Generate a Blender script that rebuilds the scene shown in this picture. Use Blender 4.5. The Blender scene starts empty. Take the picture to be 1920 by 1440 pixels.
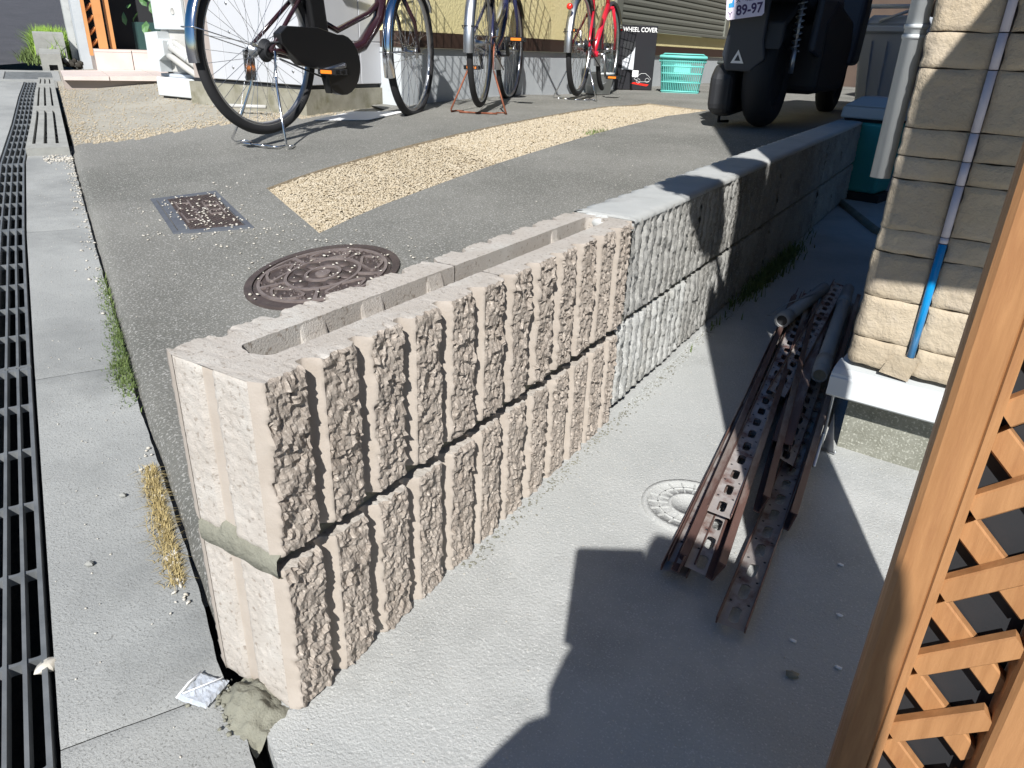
import bpy, math, random
import numpy as np
from mathutils import Vector, Matrix, noise
random.seed(7); RNG = np.random.default_rng(5)
sc = bpy.context.scene
# ---------------- camera ----------------
cam_d = bpy.data.cameras.new("camera"); cam = bpy.data.objects.new("camera", cam_d)
sc.collection.objects.link(cam); sc.camera = cam
cam_d.sensor_width = 36.0; cam_d.lens = 1359.36 / 1920 * 36; cam_d.clip_start = 0.02; cam_d.clip_end = 400
CAM = Vector((0.4904, -0.3761, 0.2726))
yaw, pit, rol = [math.radians(a) for a in (30.439, -24.867, 2.1655)]
_f = Vector((-math.sin(yaw) * math.cos(pit), math.cos(yaw) * math.cos(pit), math.sin(pit)))
_r = Vector((math.cos(yaw), math.sin(yaw), 0)); _u = _r.cross(_f)
_r2 = _r * math.cos(rol) + _u * math.sin(rol); _u2 = -_r * math.sin(rol) + _u * math.cos(rol)
m3 = Matrix((_r2, _u2, -_f)).transposed()
cam.matrix_world = Matrix.Translation(CAM) @ m3.to_4x4()
# ---------------- light ----------------
SUN = Vector((0.375, -0.927, 0.855)).normalized()
world = bpy.data.worlds.new("World"); sc.world = world; world.use_nodes = True
wn = world.node_tree; bg = wn.nodes["Background"]
sky = wn.nodes.new("ShaderNodeTexSky"); sky.sky_type = 'NISHITA'; sky.sun_disc = False
sky.sun_elevation = math.asin(SUN.z); sky.sun_rotation = math.atan2(SUN.x, SUN.y)
sky.air_density = 1.0; sky.dust_density = 0.3; sky.ozone_density = 4.0
hs_ = wn.nodes.new('ShaderNodeHueSaturation'); hs_.inputs['Saturation'].default_value = 1.3
wn.links.new(sky.outputs[0], hs_.inputs['Color']); wn.links.new(hs_.outputs[0], bg.inputs[0]); bg.inputs[1].default_value = 0.05
sd = bpy.data.lights.new("sun", 'SUN'); sd.energy = 5.0; sd.angle = math.radians(0.5); sd.color = (1, 0.982, 0.95)
so = bpy.data.objects.new("sun", sd); sc.collection.objects.link(so)
so.rotation_euler = SUN.to_track_quat('Z', 'Y').to_euler()
sc.view_settings.view_transform = 'Standard'; sc.view_settings.look = 'None'
sc.view_settings.exposure = 0.52; sc.view_settings.gamma = 1.0; sc.view_settings.use_curve_mapping = False

# ---------------- materials ----------------
def mk(name, c1, c2=None, scale=8, rough=0.85, metal=0.0, bump=0.3, bscale=120, bdist=0.002, speck=None, spscale=300, spamt=0.5,
       stain=None, stscale=3, stlo=0.5, sthi=0.65, coat=0, stretch=None, tint=0.0, spec=None, alpha=None, trans=0, detail=6):
    m = bpy.data.materials.new(name); m.use_nodes = True; t = m.node_tree; n = t.nodes; L = t.links
    b = n["Principled BSDF"]
    tc = n.new("ShaderNodeTexCoord"); co = tc.outputs["Object"]
    if stretch:
        mp = n.new("ShaderNodeMapping"); mp.inputs["Scale"].default_value = stretch; L.new(co, mp.inputs[0]); co = mp.outputs[0]
    def nz(s, d=detail, r=0.6):
        k = n.new("ShaderNodeTexNoise"); k.inputs["Scale"].default_value = s; k.inputs["Detail"].default_value = d
        k.inputs["Roughness"].default_value = r; L.new(co, k.inputs["Vector"]); return k.outputs["Fac"]
    def ramp(src, lo, hi):
        k = n.new("ShaderNodeMapRange"); k.inputs[1].default_value = lo; k.inputs[2].default_value = hi; L.new(src, k.inputs[0]); return k.outputs[0]
    def mix(fac, a, bb, mode='MIX'):
        k = n.new("ShaderNodeMix"); k.data_type = 'RGBA'; k.blend_type = mode
        if isinstance(fac, (int, float)): k.inputs[0].default_value = fac
        else: L.new(fac, k.inputs[0])
        for i, v in ((6, a), (7, bb)):
            if isinstance(v, tuple): k.inputs[i].default_value = (*v, 1)
            else: L.new(v, k.inputs[i])
        return k.outputs[2]
    col = c1
    if c2: col = mix(ramp(nz(scale), 0.35, 0.65), c1, c2)
    if stain: col = mix(ramp(nz(stscale, 8, 0.65), stlo, sthi), col, stain)
    if speck:
        col = mix(ramp(nz(spscale, 2, 0.5), 0.62 - 0.12 * spamt, 0.7), col, speck)
    if tint:
        oi = n.new("ShaderNodeObjectInfo"); mr = ramp(oi.outputs["Random"], 0, 1)
        mr.node.inputs[3].default_value = 1 - tint; mr.node.inputs[4].default_value = 1 + tint
        hs = n.new("ShaderNodeHueSaturation"); L.new(mr, hs.inputs["Value"])
        if isinstance(col, tuple): hs.inputs["Color"].default_value = (*col, 1)
        else: L.new(col, hs.inputs["Color"])
        col = hs.outputs[0]
    if isinstance(col, tuple): b.inputs["Base Color"].default_value = (*col, 1)
    else: L.new(col, b.inputs["Base Color"])
    b.inputs["Roughness"].default_value = rough; b.inputs["Metallic"].default_value = metal
    if spec is not None: b.inputs["Specular IOR Level"].default_value = spec
    if coat: b.inputs["Coat Weight"].default_value = coat; b.inputs["Coat Roughness"].default_value = 0.08
    if alpha is not None: b.inputs["Alpha"].default_value = alpha
    if trans: b.inputs["Transmission Weight"].default_value = trans
    if bump:
        h = nz(bscale, 5, 0.7); bp = n.new("ShaderNodeBump"); bp.inputs["Strength"].default_value = bump
        bp.inputs["Distance"].default_value = bdist; L.new(h, bp.inputs["Height"]); L.new(bp.outputs[0], b.inputs["Normal"])
    return m
M = {}
M['slab'] = mk('driveway concrete', (.165, .162, .145), (.225, .22, .198), 1.6, .9, bump=1.0, bscale=210, bdist=.005, speck=(.40, .39, .365), spscale=200, spamt=.75, stain=(.115, .115, .10), stscale=1.3, stlo=.46, sthi=.72)
M['apron'] = mk('kerb concrete', (.30, .305, .295), (.37, .375, .36), 3, .9, bump=.9, bscale=260, bdist=.002, speck=(.17, .17, .16), spscale=420, spamt=.4, stain=(.20, .205, .20), stscale=2.6, stlo=.48, sthi=.72)
M['yard'] = mk('pale yard concrete', (.38, .39, .38), (.475, .48, .465), 2.2, .92, bump=.9, bscale=240, bdist=.003, speck=(.58, .58, .56), spscale=420, spamt=.3, stain=(.29, .295, .285), stscale=2.6, stlo=.5, sthi=.75)
M['oldslab'] = mk('gravelly concrete', (.28, .27, .235), (.36, .34, .29), 3, .95, bump=.8, bscale=220, bdist=.004, speck=(.5, .42, .3), spscale=260, spamt=.6)
M['asphalt'] = mk('asphalt', (.05, .05, .055), (.07, .068, .075), 3, .9, bump=.9, bscale=300, bdist=.004, speck=(.16, .155, .16), spscale=260, spamt=.3)
M['gravelbed'] = mk('gravel bed', (.34, .28, .195), (.44, .37, .27), 60, .95, bump=1, bscale=140, bdist=.005)
M['stone'] = mk('gravel stones', (.39, .32, .215), (.51, .445, .34), 45, .85, bump=0, stain=(.34, .24, .13), stscale=70, stlo=.6, sthi=.72)
M['pebble'] = mk('white pebbles', (.46, .42, .35), (.58, .55, .49), 40, .7, bump=0)
M['darkgap'] = mk('dark soil', (.03, .027, .022), (.05, .045, .035), 30, 1, bump=.8, bscale=150, bdist=.005)
M['newblock'] = mk('new split block', (.42, .38, .335), (.48, .44, .395), 14, .95, bump=.9, bscale=420, bdist=.0016, speck=(.30, .26, .22), spscale=170, spamt=.35, stain=(.54, .52, .48), stscale=9, stlo=.5, sthi=.75, tint=.04)
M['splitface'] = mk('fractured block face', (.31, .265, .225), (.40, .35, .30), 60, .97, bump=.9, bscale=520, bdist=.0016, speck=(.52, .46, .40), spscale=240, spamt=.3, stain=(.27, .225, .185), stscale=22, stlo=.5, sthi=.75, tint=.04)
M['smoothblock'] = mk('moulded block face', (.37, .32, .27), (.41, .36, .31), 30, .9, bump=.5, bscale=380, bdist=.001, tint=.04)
M['oldblock'] = mk('old split block', (.29, .285, .265), (.38, .375, .355), 10, .95, bump=.9, bscale=320, bdist=.002, speck=(.50, .49, .46), spscale=260, spamt=.5, stain=(.19, .18, .16), stscale=6, stlo=.48, sthi=.7, tint=.06)
M['oldpale'] = mk('whitened old block', (.38, .38, .36), (.50, .50, .48), 12, .95, bump=.9, bscale=320, bdist=.002, speck=(.6, .6, .58), spscale=260, spamt=.5, stain=(.27, .26, .23), stscale=9, stlo=.5, sthi=.7)
M['oldtop'] = mk('weathered cement', (.40, .41, .40), (.47, .475, .46), 6, .92, bump=.7, bscale=260, bdist=.002, stain=(.3, .3, .29), stscale=8, stlo=.55, sthi=.75)
M['mortar'] = mk('wet mortar', (.19, .185, .145), (.25, .245, .195), 25, .9, bump=1, bscale=130, bdist=.004)
M['iron'] = mk('rusty cast iron', (.062, .048, .045), (.095, .072, .066), 20, .55, .25, bump=.5, bscale=220, bdist=.001, stain=(.13, .11, .09), stscale=30, stlo=.55, sthi=.75)
M['lidframe'] = mk('painted lid frame', (.075, .082, .10), (.105, .115, .13), 18, .7, bump=.3)
M['grate'] = mk('grating steel', (.15, .16, .165), (.22, .23, .235), 20, .55, .35, bump=.25, bscale=300, bdist=.0006)
M['granite'] = mk('speckled plinth', (.17, .17, .135), (.24, .24, .2), 40, .9, bump=.6, bscale=260, bdist=.002, speck=(.42, .42, .36), spscale=240, spamt=.7)
M['tilewall'] = mk('sandstone cladding', (.40, .325, .225), (.475, .40, .295), 9, .85, bump=1.0, bscale=40, bdist=.006, stain=(.42, .36, .29), stscale=7, stlo=.5, sthi=.7, tint=.10)
M['pvcwhite'] = mk('white trim', (.56, .585, .59), None, rough=.35, bump=0)
M['offwhite'] = mk('off white enamel', (.46, .45, .42), (.50, .49, .46), 3, rough=.4, bump=.05)
M['panelwhite'] = mk('white panel', (.48, .49, .51), (.53, .535, .555), 2, .5, bump=.05)
M['brown'] = mk('brown trim', (.05, .028, .02), None, rough=.5, bump=.1)
M['darkwall'] = mk('dark brown wall', (.075, .05, .04), (.10, .068, .05), 4, .8, bump=.4)
M['yellow'] = mk('yellow stucco', (.80, .70, .36), (.84, .74, .40), 5, .9, bump=1, bscale=55, bdist=.006)
M['greybase'] = mk('grey rendered base', (.46, .49, .51), (.52, .55, .565), 5, .9, bump=.6, bscale=80, bdist=.003)
M['plinth'] = mk('mossy concrete', (.23, .215, .165), (.32, .305, .245), 12, .95, bump=.9, bscale=120, bdist=.004, stain=(.15, .14, .08), stscale=10, stlo=.5, sthi=.75)
M['shutter'] = mk('olive shutter', (.20, .205, .175), None, rough=.55, bump=.1, metal=.2)
M['wood'] = mk('orange brown timber', (.32, .155, .063), (.42, .215, .092), 7, .42, bump=.3, bscale=60, bdist=.001, stretch=(14, 14, 1.2), stain=(.27, .12, .05), stscale=5, stlo=.5, sthi=.8)
M['woodfar'] = mk('orange timber', (.55, .24, .08), (.60, .28, .10), 6, .6, bump=.2)
M['rubber'] = mk('black rubber', (.018, .018, .02), None, rough=.75, bump=.3, bscale=200, bdist=.001)
M['chrome'] = mk('chromed steel', (.75, .76, .78), None, rough=.13, metal=1, bump=0)
M['alu'] = mk('brushed aluminium', (.55, .56, .58), None, rough=.35, metal=1, bump=.05)
M['maroon'] = mk('dark maroon paint', (.028, .010, .013), None, rough=.25, coat=.6, bump=0)
M['navy'] = mk('dark navy paint', (.02, .022, .06), None, rough=.25, coat=.6, bump=0)
M['red'] = mk('red bicycle paint', (.62, .02, .045), None, rough=.28, coat=.6, bump=0)
M['blackpl'] = mk('black plastic', (.012, .012, .013), None, rough=.3, bump=.02)
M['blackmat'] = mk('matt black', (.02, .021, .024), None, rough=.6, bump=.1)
M['reflex'] = mk('orange reflector', (.8, .22, .02), None, rough=.2, bump=0)
M['redreflex'] = mk('red reflector', (.75, .03, .02), None, rough=.15, bump=0)
M['ruststeel'] = mk('brown primed steel', (.12, .065, .055), (.19, .11, .09), 14, .5, .3, bump=.6, bscale=140, bdist=.001, stain=(.36, .33, .30), stscale=10, stlo=.48, sthi=.62, stretch=(1, .25, 1), tint=.2)
M['rustweb'] = mk('scuffed steel', (.33, .29, .27), (.46, .43, .41), 16, .5, .35, bump=.5, bscale=160, bdist=.001, stain=(.14, .06, .045), stscale=14, stlo=.5, sthi=.62, tint=.25)
M['ruststand'] = mk('rusty stand', (.22, .07, .035), (.32, .12, .07), 30, .6, .4, bump=.3)
M['pvcgrey'] = mk('grey drain pipe', (.30, .31, .32), (.36, .37, .37), 9, .6, bump=.2)
M['teal'] = mk('teal plastic', (.05, .36, .33), None, rough=.45, bump=.05)
M['tealbasket'] = mk('teal basket plastic', (.16, .55, .50), None, rough=.5, bump=.05)
M['greypl'] = mk('grey lid plastic', (.45, .48, .50), None, rough=.5, bump=.05)
M['greybin'] = mk('grey bin plastic', (.46, .50, .56), None, rough=.6, bump=.08)
M['darkbasket'] = mk('dark basket plastic', (.07, .08, .08), None, rough=.6, bump=.05)
M['moto'] = mk('charcoal scooter plastic', (.035, .042, .055), None, rough=.5, bump=.05)
M['plate'] = mk('licence plate', (.74, .66, .76), None, rough=.5, bump=0)
M['ink'] = mk('purple ink', (.06, .025, .10), None, rough=.5, bump=0)
M['blueprint'] = mk('blue print', (.04, .30, .65), None, rough=.5, bump=0)
M['white'] = mk('white print', (.8, .8, .8), None, rough=.5, bump=0)
M['blackbox'] = mk('black card', (.02, .02, .024), None, rough=.35, bump=0)
M['lilac'] = mk('pale sealant tube', (.52, .50, .56), None, rough=.5, bump=0)
M['blue'] = mk('blue film', (.0, .22, .52), None, rough=.2, coat=.5, bump=0)
M['grass'] = mk('fresh grass', (.085, .13, .035), (.15, .20, .06), 40, .8, bump=0)
M['lime'] = mk('lime grass', (.26, .42, .05), (.34, .5, .10), 20, .8, bump=0)
M['straw'] = mk('dry grass', (.46, .37, .18), (.34, .26, .11), 60, .9, bump=0)
M['darkgreen'] = mk('dark green plastic', (.02, .06, .055), None, rough=.6, bump=0)
M['worniron'] = mk('worn cast iron', (.17, .135, .125), (.24, .20, .185), 30, .5, .3, bump=.4, bscale=220, bdist=.0006)
M['soil'] = mk('dry seam soil', (.10, .095, .08), (.17, .16, .14), 40, 1, bump=1, bscale=160, bdist=.005)
M['leaf'] = mk('leaf', (.05, .12, .04), (.10, .22, .07), 12, .5, bump=0)
M['tile'] = mk('pink porch tile', (.62, .52, .47), (.68, .59, .54), 6, .6, bump=.15, tint=.04)
M['grout'] = mk('grout', (.35, .30, .27), None, rough=.9, bump=.2)
M['greyblock'] = mk('grey concrete block', (.27, .27, .25), (.34, .34, .315), 14, .95, bump=.9, bscale=150, bdist=.003)
M['film'] = mk('clear wrapper film', (.62, .66, .72), None, rough=.15, bump=0, trans=.4, spec=.8)
M['galv'] = mk('galvanised steel', (.50, .52, .55), (.6, .62, .64), 20, .35, .9, bump=.1)
M['paper'] = mk('grey paper', (.6, .62, .66), None, rough=.8, bump=0)

# ---------------- helpers ----------------
COL = sc.collection
class MB:
    def __init__(s): s.v = []; s.f = []; s.sm = []
    def add(s, vs, fs, smooth=False):
        o = len(s.v); s.v.extend([tuple(v) for v in vs]); s.f.extend([tuple(i + o for i in f) for f in fs]); s.sm.extend([smooth] * len(fs)); return s
    def hexa(s, p):   # 8 corners: bottom 4 ccw, top 4 ccw
        return s.add(p, [(3, 2, 1, 0), (4, 5, 6, 7), (0, 1, 5, 4), (1, 2, 6, 5), (2, 3, 7, 6), (3, 0, 4, 7)])
    def box(s, x0, x1, y0, y1, z0, z1):
        return s.hexa([(x0, y0, z0), (x1, y0, z0), (x1, y1, z0), (x0, y1, z0), (x0, y0, z1), (x1, y0, z1), (x1, y1, z1), (x0, y1, z1)])
    def bbox(s, x0, x1, y0, y1, z0, z1, b=.003):   # chamfered box
        xs = [x0, x0 + b, x1 - b, x1]; ys = [y0, y0 + b, y1 - b, y1]; zs = [z0, z0 + b, z1 - b, z1]
        vs = []; 
        for k in (0, 1):
            for i in (0, 1):
                for j in (0, 1):
                    cx, cy, cz = (xs[0], xs[3])[i], (ys[0], ys[3])[j], (zs[0], zs[3])[k]
                    bx = cx + (b if i == 0 else -b); by = cy + (b if j == 0 else -b); bz = cz + (b if k == 0 else -b)
                    vs += [(cx, by, bz), (bx, cy, bz), (bx, by, cz)]
        I = lambda i, j, k, a: ((k * 2 + i) * 2 + j) * 3 + a
        f = []
        for i in (0, 1): f.append([I(i, 0, 0, 0), I(i, 1, 0, 0), I(i, 1, 1, 0), I(i, 0, 1, 0)][::(1 if i else -1)])
        for j in (0, 1): f.append([I(0, j, 0, 1), I(1, j, 0, 1), I(1, j, 1, 1), I(0, j, 1, 1)][::(-1 if j else 1)])
        for k in (0, 1): f.append([I(0, 0, k, 2), I(1, 0, k, 2), I(1, 1, k, 2), I(0, 1, k, 2)][::(1 if k else -1)])
        for i in (0, 1):
            for j in (0, 1): f.append([I(i, j, 0, 0), I(i, j, 0, 1), I(i, j, 1, 1), I(i, j, 1, 0)])
            for k in (0, 1): f.append([I(i, 0, k, 0), I(i, 0, k, 2), I(i, 1, k, 2), I(i, 1, k, 0)])
        for j in (0, 1):
            for k in (0, 1): f.append([I(0, j, k, 1), I(0, j, k, 2), I(1, j, k, 2), I(1, j, k, 1)])
        for i in (0, 1):
            for j in (0, 1):
                for k in (0, 1): f.append([I(i, j, k, 0), I(i, j, k, 1), I(i, j, k, 2)])
        return s.add(vs, f)
    def tube(s, pts, r, n=8, cap=True, closed=False, flat=None):
        pts = [Vector(p) for p in pts]; N = len(pts); rs = r if isinstance(r, (list, tuple)) else [r] * N
        T = []
        for i in range(N):
            a = pts[(i - 1) % N] if (closed or i) else pts[0]; b = pts[(i + 1) % N] if (closed or i < N - 1) else pts[-1]
            T.append((b - a).normalized())
        up = Vector((0, 0, 1)) if abs(T[0].z) < .9 else Vector((1, 0, 0))
        nrm = (up - T[0] * up.dot(T[0])).normalized(); vs = []
        for i in range(N):
            nrm = (nrm - T[i] * nrm.dot(T[i])).normalized(); bn = T[i].cross(nrm)
            for k in range(n):
                a = 2 * math.pi * k / n; c, d = math.cos(a), math.sin(a)
                if flat: c *= flat
                vs.append(pts[i] + (nrm * c + bn * d) * rs[i])
        f = []
        for i in range(N if closed else N - 1):
            j = (i + 1) % N
            for k in range(n):
                l = (k + 1) % n; f.append((i * n + k, i * n + l, j * n + l, j * n + k))
        if cap and not closed: f += [tuple(range(n))[::-1], tuple(range((N - 1) * n, N * n))]
        return s.add(vs, f, True)
    def cyl(s, a, b, r, n=16, r2=None): return s.tube([a, b], [r, r if r2 is None else r2], n)
    def prism(s, poly, axis, d0, d1):
        def P(u, v, w): return {'x': (w, u, v), 'y': (u, w, v), 'z': (u, v, w)}[axis]
        n = len(poly); vs = [P(u, v, d0) for u, v in poly] + [P(u, v, d1) for u, v in poly]
        f = [tuple(range(n))[::-1], tuple(range(n, 2 * n))] + [(i, (i + 1) % n, (i + 1) % n + n, i + n) for i in range(n)]
        return s.add(vs, f)
    def lathe(s, prof, n=24, c=(0, 0, 0), a0=0, a1=2 * math.pi, axis='z'):
        full = abs(a1 - a0 - 2 * math.pi) < 1e-6; k = n if full else n + 1; vs = []
        for i in range(k):
            a = a0 + (a1 - a0) * i / n
            for r, z in prof:
                p = (r * math.cos(a), r * math.sin(a), z)
                if axis == 'x': p = (p[2], p[0], p[1])
                vs.append((c[0] + p[0], c[1] + p[1], c[2] + p[2]))
        m = len(prof); f = []
        for i in range(n):
            j = (i + 1) % k
            for q in range(m - 1): f.append((i * m + q, j * m + q, j * m + q + 1, i * m + q + 1))
        return s.add(vs, f, True)
    def grid(s, rows, smooth=True, flip=False):
        R = len(rows); K = len(rows[0]); vs = [p for r in rows for p in r]
        f = [(i * K + j, i * K + j + 1, (i + 1) * K + j + 1, (i + 1) * K + j) for i in range(R - 1) for j in range(K - 1)]
        if flip: f = [t[::-1] for t in f]
        return s.add(vs, f, smooth)
    def sphere(s, c, r, n=10, sc_=(1, 1, 1), nz=0):
        rows = []
        for i in range(n // 2 + 1):
            th = math.pi * i / (n // 2); row = []
            for j in range(n + 1):
                ph = 2 * math.pi * (j % n) / n; d = Vector((math.sin(th) * math.cos(ph) * sc_[0], math.sin(th) * math.sin(ph) * sc_[1], math.cos(th) * sc_[2]))
                k = 1 + nz * noise.noise((d + Vector(c) * 9) * 2.3); row.append(tuple(Vector(c) + d * r * k))
            rows.append(row)
        return s.grid(rows, True, True)
    def build(s, name, m, parent=None, local=True, **kw):
        base = Vector((0, 0, 0))
        if parent is not None and not local: base = parent['_base']
        me = bpy.data.meshes.new(name)
        vs = s.v if local or parent is None else [tuple(Vector(v) - Vector(base)) for v in s.v]
        me.from_pydata(vs, [], s.f); me.materials.append(M[m] if isinstance(m, str) else m)
        me.polygons.foreach_set("use_smooth", s.sm); me.validate(); me.update()
        o = bpy.data.objects.new(name, me); COL.objects.link(o)
        if parent is not None: o.parent = parent
        for k, v in kw.items(): o[k] = v
        return o
BASES = {}
def thing(name, label, cat, loc=(0, 0, 0), rotz=0, group=None):
    o = bpy.data.objects.new(name, None); COL.objects.link(o); o.location = loc; o.rotation_euler = (0, 0, rotz)
    o.empty_display_size = .05; o['label'] = label; o['category'] = cat
    if group: o['group'] = group
    BASES[o.name] = Vector(loc); return o
def wpart(mb, name, m, parent, **kw):    # part whose vertices were given in world coordinates (parent unrotated)
    b = BASES[parent.name]; mb.v = [(v[0] - b[0], v[1] - b[1], v[2] - b[2]) for v in mb.v]
    return mb.build(name, m, parent, **kw)
def tag(o, label, cat, group=None, kind=None):
    o['label'] = label; o['category'] = cat
    if group: o['group'] = group
    if kind: o['kind'] = kind
    return o
def recentre(o, base):
    b = Vector(base); o.data.transform(Matrix.Translation(-b)); o.location = b; return o
def npmesh(name, V, F, m, kind=None, smooth=False, label=None, cat=None, parent=None):
    me = bpy.data.meshes.new(name); V = np.asarray(V, np.float32); F = np.asarray(F, np.int32); k = F.shape[1]
    me.vertices.add(len(V)); me.vertices.foreach_set("co", V.ravel()); me.loops.add(F.size); me.loops.foreach_set("vertex_index", F.ravel())
    me.polygons.add(len(F)); me.polygons.foreach_set("loop_start", np.arange(0, F.size, k, dtype=np.int32))
    me.polygons.foreach_set("use_smooth", np.full(len(F), smooth)); me.materials.append(M[m] if isinstance(m, str) else m)
    me.update(); me.validate(); o = bpy.data.objects.new(name, me); COL.objects.link(o)
    if kind: o['kind'] = kind
    if label: o['label'] = label
    if cat: o['category'] = cat
    if parent is not None: o.parent = parent
    return o
OCT = np.array([(1, 0, 0), (0, 1, 0), (-1, 0, 0), (0, -1, 0), (.6, .6, .62), (-.6, .6, .62), (-.6, -.6, .62), (.6, -.6, .62), (0, 0, 1), (0, 0, -.7)])
OF = np.array([(0, 1, 4), (1, 2, 5), (2, 3, 6), (3, 0, 7), (4, 1, 5), (5, 2, 6), (6, 3, 7), (7, 0, 4), (8, 4, 5), (8, 5, 6), (8, 6, 7), (8, 7, 4), (1, 0, 9), (2, 1, 9), (3, 2, 9), (0, 3, 9)])
def pebbles(name, P, size, m, flat=.55, **kw):
    n = len(P); a = RNG.uniform(0, 6.28, n); s = np.asarray(size)[:, None] * RNG.uniform(.55, 1.1, (n, 3)); s[:, 2] *= flat
    V = OCT[None] * (1 + RNG.normal(0, .12, (n, 10, 1))) * s[:, None, :]
    c, d = np.cos(a)[:, None], np.sin(a)[:, None]; x = V[..., 0] * c - V[..., 1] * d; y = V[..., 0] * d + V[..., 1] * c
    tx = RNG.normal(0, .25, (n, 1)); z = V[..., 2] + x * tx
    V = np.stack([x, y, z], -1) + np.asarray(P)[:, None, :]
    F = (OF[None] + (np.arange(n) * 10)[:, None, None]).reshape(-1, 3)
    return npmesh(name, V.reshape(-1, 3), F, m, smooth=True, **kw)
def blades(name, P, h, w, m, lean=.6, **kw):
    n = len(P); a = RNG.uniform(0, 6.28, n); ln = RNG.uniform(.1, lean, n); h = h * RNG.uniform(.5, 1.2, n)
    d = np.stack([np.cos(a), np.sin(a)], 1); pr = np.stack([-d[:, 1], d[:, 0]], 1); P = np.asarray(P)
    V = np.zeros((n, 5, 3))
    for i, (t, ww) in enumerate(((0, 1), (0, -1), (.55, .7), (.55, -.7), (1, 0))):
        off = d * (ln * h * t * t)[:, None] + pr * (w * ww)
        V[:, i, :2] = P[:, :2] + off; V[:, i, 2] = P[:, 2] + h * t * np.sqrt(np.maximum(.05, 1 - (ln * t) ** 2 * .6))
    F = np.array([(0, 1, 3), (0, 3, 2), (2, 3, 4)]); F = (F[None] + (np.arange(n) * 5)[:, None, None]).reshape(-1, 3)
    return npmesh(name, V.reshape(-1, 3), F, m, **kw)
def fbm(p, o=4): return noise.fractal(Vector(p), 0.9, 2.0, o)
# street frame: s runs along the street (away to the left), q runs from the seam towards the house
U = (-.88, .475); N = (.475, .88)
def sq(x, y): return x * U[0] + y * U[1], x * N[0] + y * N[1] + .07
def W(s, q, dz=0.0): q2 = q - .07; return (s * U[0] + q2 * N[0], s * U[1] + q2 * N[1], -.4 + .055 * s + dz)
def qg(s): return float(np.interp(s, [-1, 0, 1, 2, 3.1, 4.1, 5.2, 6.1], [-.14, -.153, -.171, -.186, -.19, -.16, -.139, -.11]))
HQ = [0, .2, .53, .73, 1.18, 1.6, 2.0, 2.3, 3.05, 4.5, 8]; HH = [.0, .022, .085, .12, .17, .208, .24, .263, .314, .345, .35]
def seamq(s): return float(np.interp(s, [-1, 0, .15, .42, .82, 1.6, 2.9, 6], [.034, .030, .019, .014, .002, -.004, -.012, -.008]))
def slab_z(x, y):
    s, q = sq(x, y); m = .055 * max(0, 1 - max(q, 0) / 3.5)
    return -.385 + m * s + float(np.interp(q, HQ, HH))
def yard_z(y): return float(np.interp(y, [-2, 0, .8, 1.5, 3.5, 9], [-.402, -.4, -.386, -.372, -.375, -.375]))
def sqbox(mb, s0, s1, q0, q1, z0, z1, n=1, smooth=False):
    fq0 = q0 if callable(q0) else (lambda s: q0); fq1 = q1 if callable(q1) else (lambda s: q1)
    for i in range(n):
        a = s0 + (s1 - s0) * i / n; b = s0 + (s1 - s0) * (i + 1) / n
        mb.hexa([W(a, fq0(a), z0), W(a, fq1(a), z0), W(b, fq1(b), z0), W(b, fq0(b), z0), W(a, fq0(a), z1), W(a, fq1(a), z1), W(b, fq1(b), z1), W(b, fq0(b), z1)])
    return mb

# ---------------- setting ----------------
mb = MB(); mb.grid([[W(s, q, -.012 if s < 6.95 else 0) for q in np.linspace(-30, 1.2 if s > 6.8 else -.9, 12)] for s in (-6, 6.74, 6.78, 9, 14, 24, 60, 120)], flip=True)
o = mb.build('road', 'asphalt'); o['kind'] = 'structure'
mb = MB(); mb.box(-140, 140, -140, 140, -1.6, -1.5); o = mb.build('ground', 'darkgap'); o['kind'] = 'structure'
# kerb strips: near apron between grating and driveway, split at its joints, and the strip on the road side
pav = bpy.data.objects.new('pavement', None); COL.objects.link(pav); pav['kind'] = 'structure'
def surf_strip(s0, s1, f0, f1, ns, nq, amp=.0012, z=0.0):
    rows = []
    for i in range(ns + 1):
        s = s0 + (s1 - s0) * i / ns; row = []
        for j in range(nq + 1):
            q = f0(s) + (f1(s) - f0(s)) * j / nq; p = W(s, q); e = 0
            if i in (0, ns): e -= .002
            row.append((p[0], p[1], p[2] + z + e + amp * fbm((p[0] * 9, p[1] * 9, 0), 3)))
        rows.append(row)
    return rows
edge = lambda s: .012 - .005 * s * (s < 3) + .006 * fbm((s * 9, 3, 0), 3) if s > .2 else .012 + .006 * fbm((s * 9, 3, 0), 3)
edges = lambda s: seamq(s) - float(np.interp(s, [-1, .10, .16, 4], [.010, .009, .0035, .0025])) + .003 * fbm((s * 14, 3, 0), 4)
js = [-1.6, -.62, .06, .965, 2.03, 3.3]
for a, b in zip(js, js[1:]):
    mb = MB(); r = surf_strip(a + .0006, b - .0006, lambda s: qg(s) + .006, edges, 60, 14); mb.grid(r)
    mb.grid([[(x, y, z) for x, y, z in r[i][:1]] + [(r[i][0][0], r[i][0][1], r[i][0][2] - .3)] for i in range(len(r))], False, True)
    mb.grid([[r[i][-1], (r[i][-1][0], r[i][-1][1], r[i][-1][2] - .06)] for i in range(len(r))])
    mb.build('kerb_slab', 'apron', pav)
jl = [-1.6, 1.1, 2.8, 4.8, 6.74]
for a, b in zip(jl, jl[1:]):
    mb = MB(); r = surf_strip(a + .0008, b - .0008, lambda s: -1.2, lambda s: qg(s) - .092, 20, 8); mb.grid(r)
    mb.grid([[r[i][-1], (r[i][-1][0], r[i][-1][1], r[i][-1][2] - .3)] for i in range(len(r))])
    mb.build('kerb_slab', 'apron', pav)
mb = MB(); mb.grid([[W(s, q, -.26) for q in (-.35, .1)] for s in np.linspace(-1.6, 6.4, 9)]); o = mb.build('drain_channel', 'darkgap'); o['kind'] = 'structure'
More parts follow.
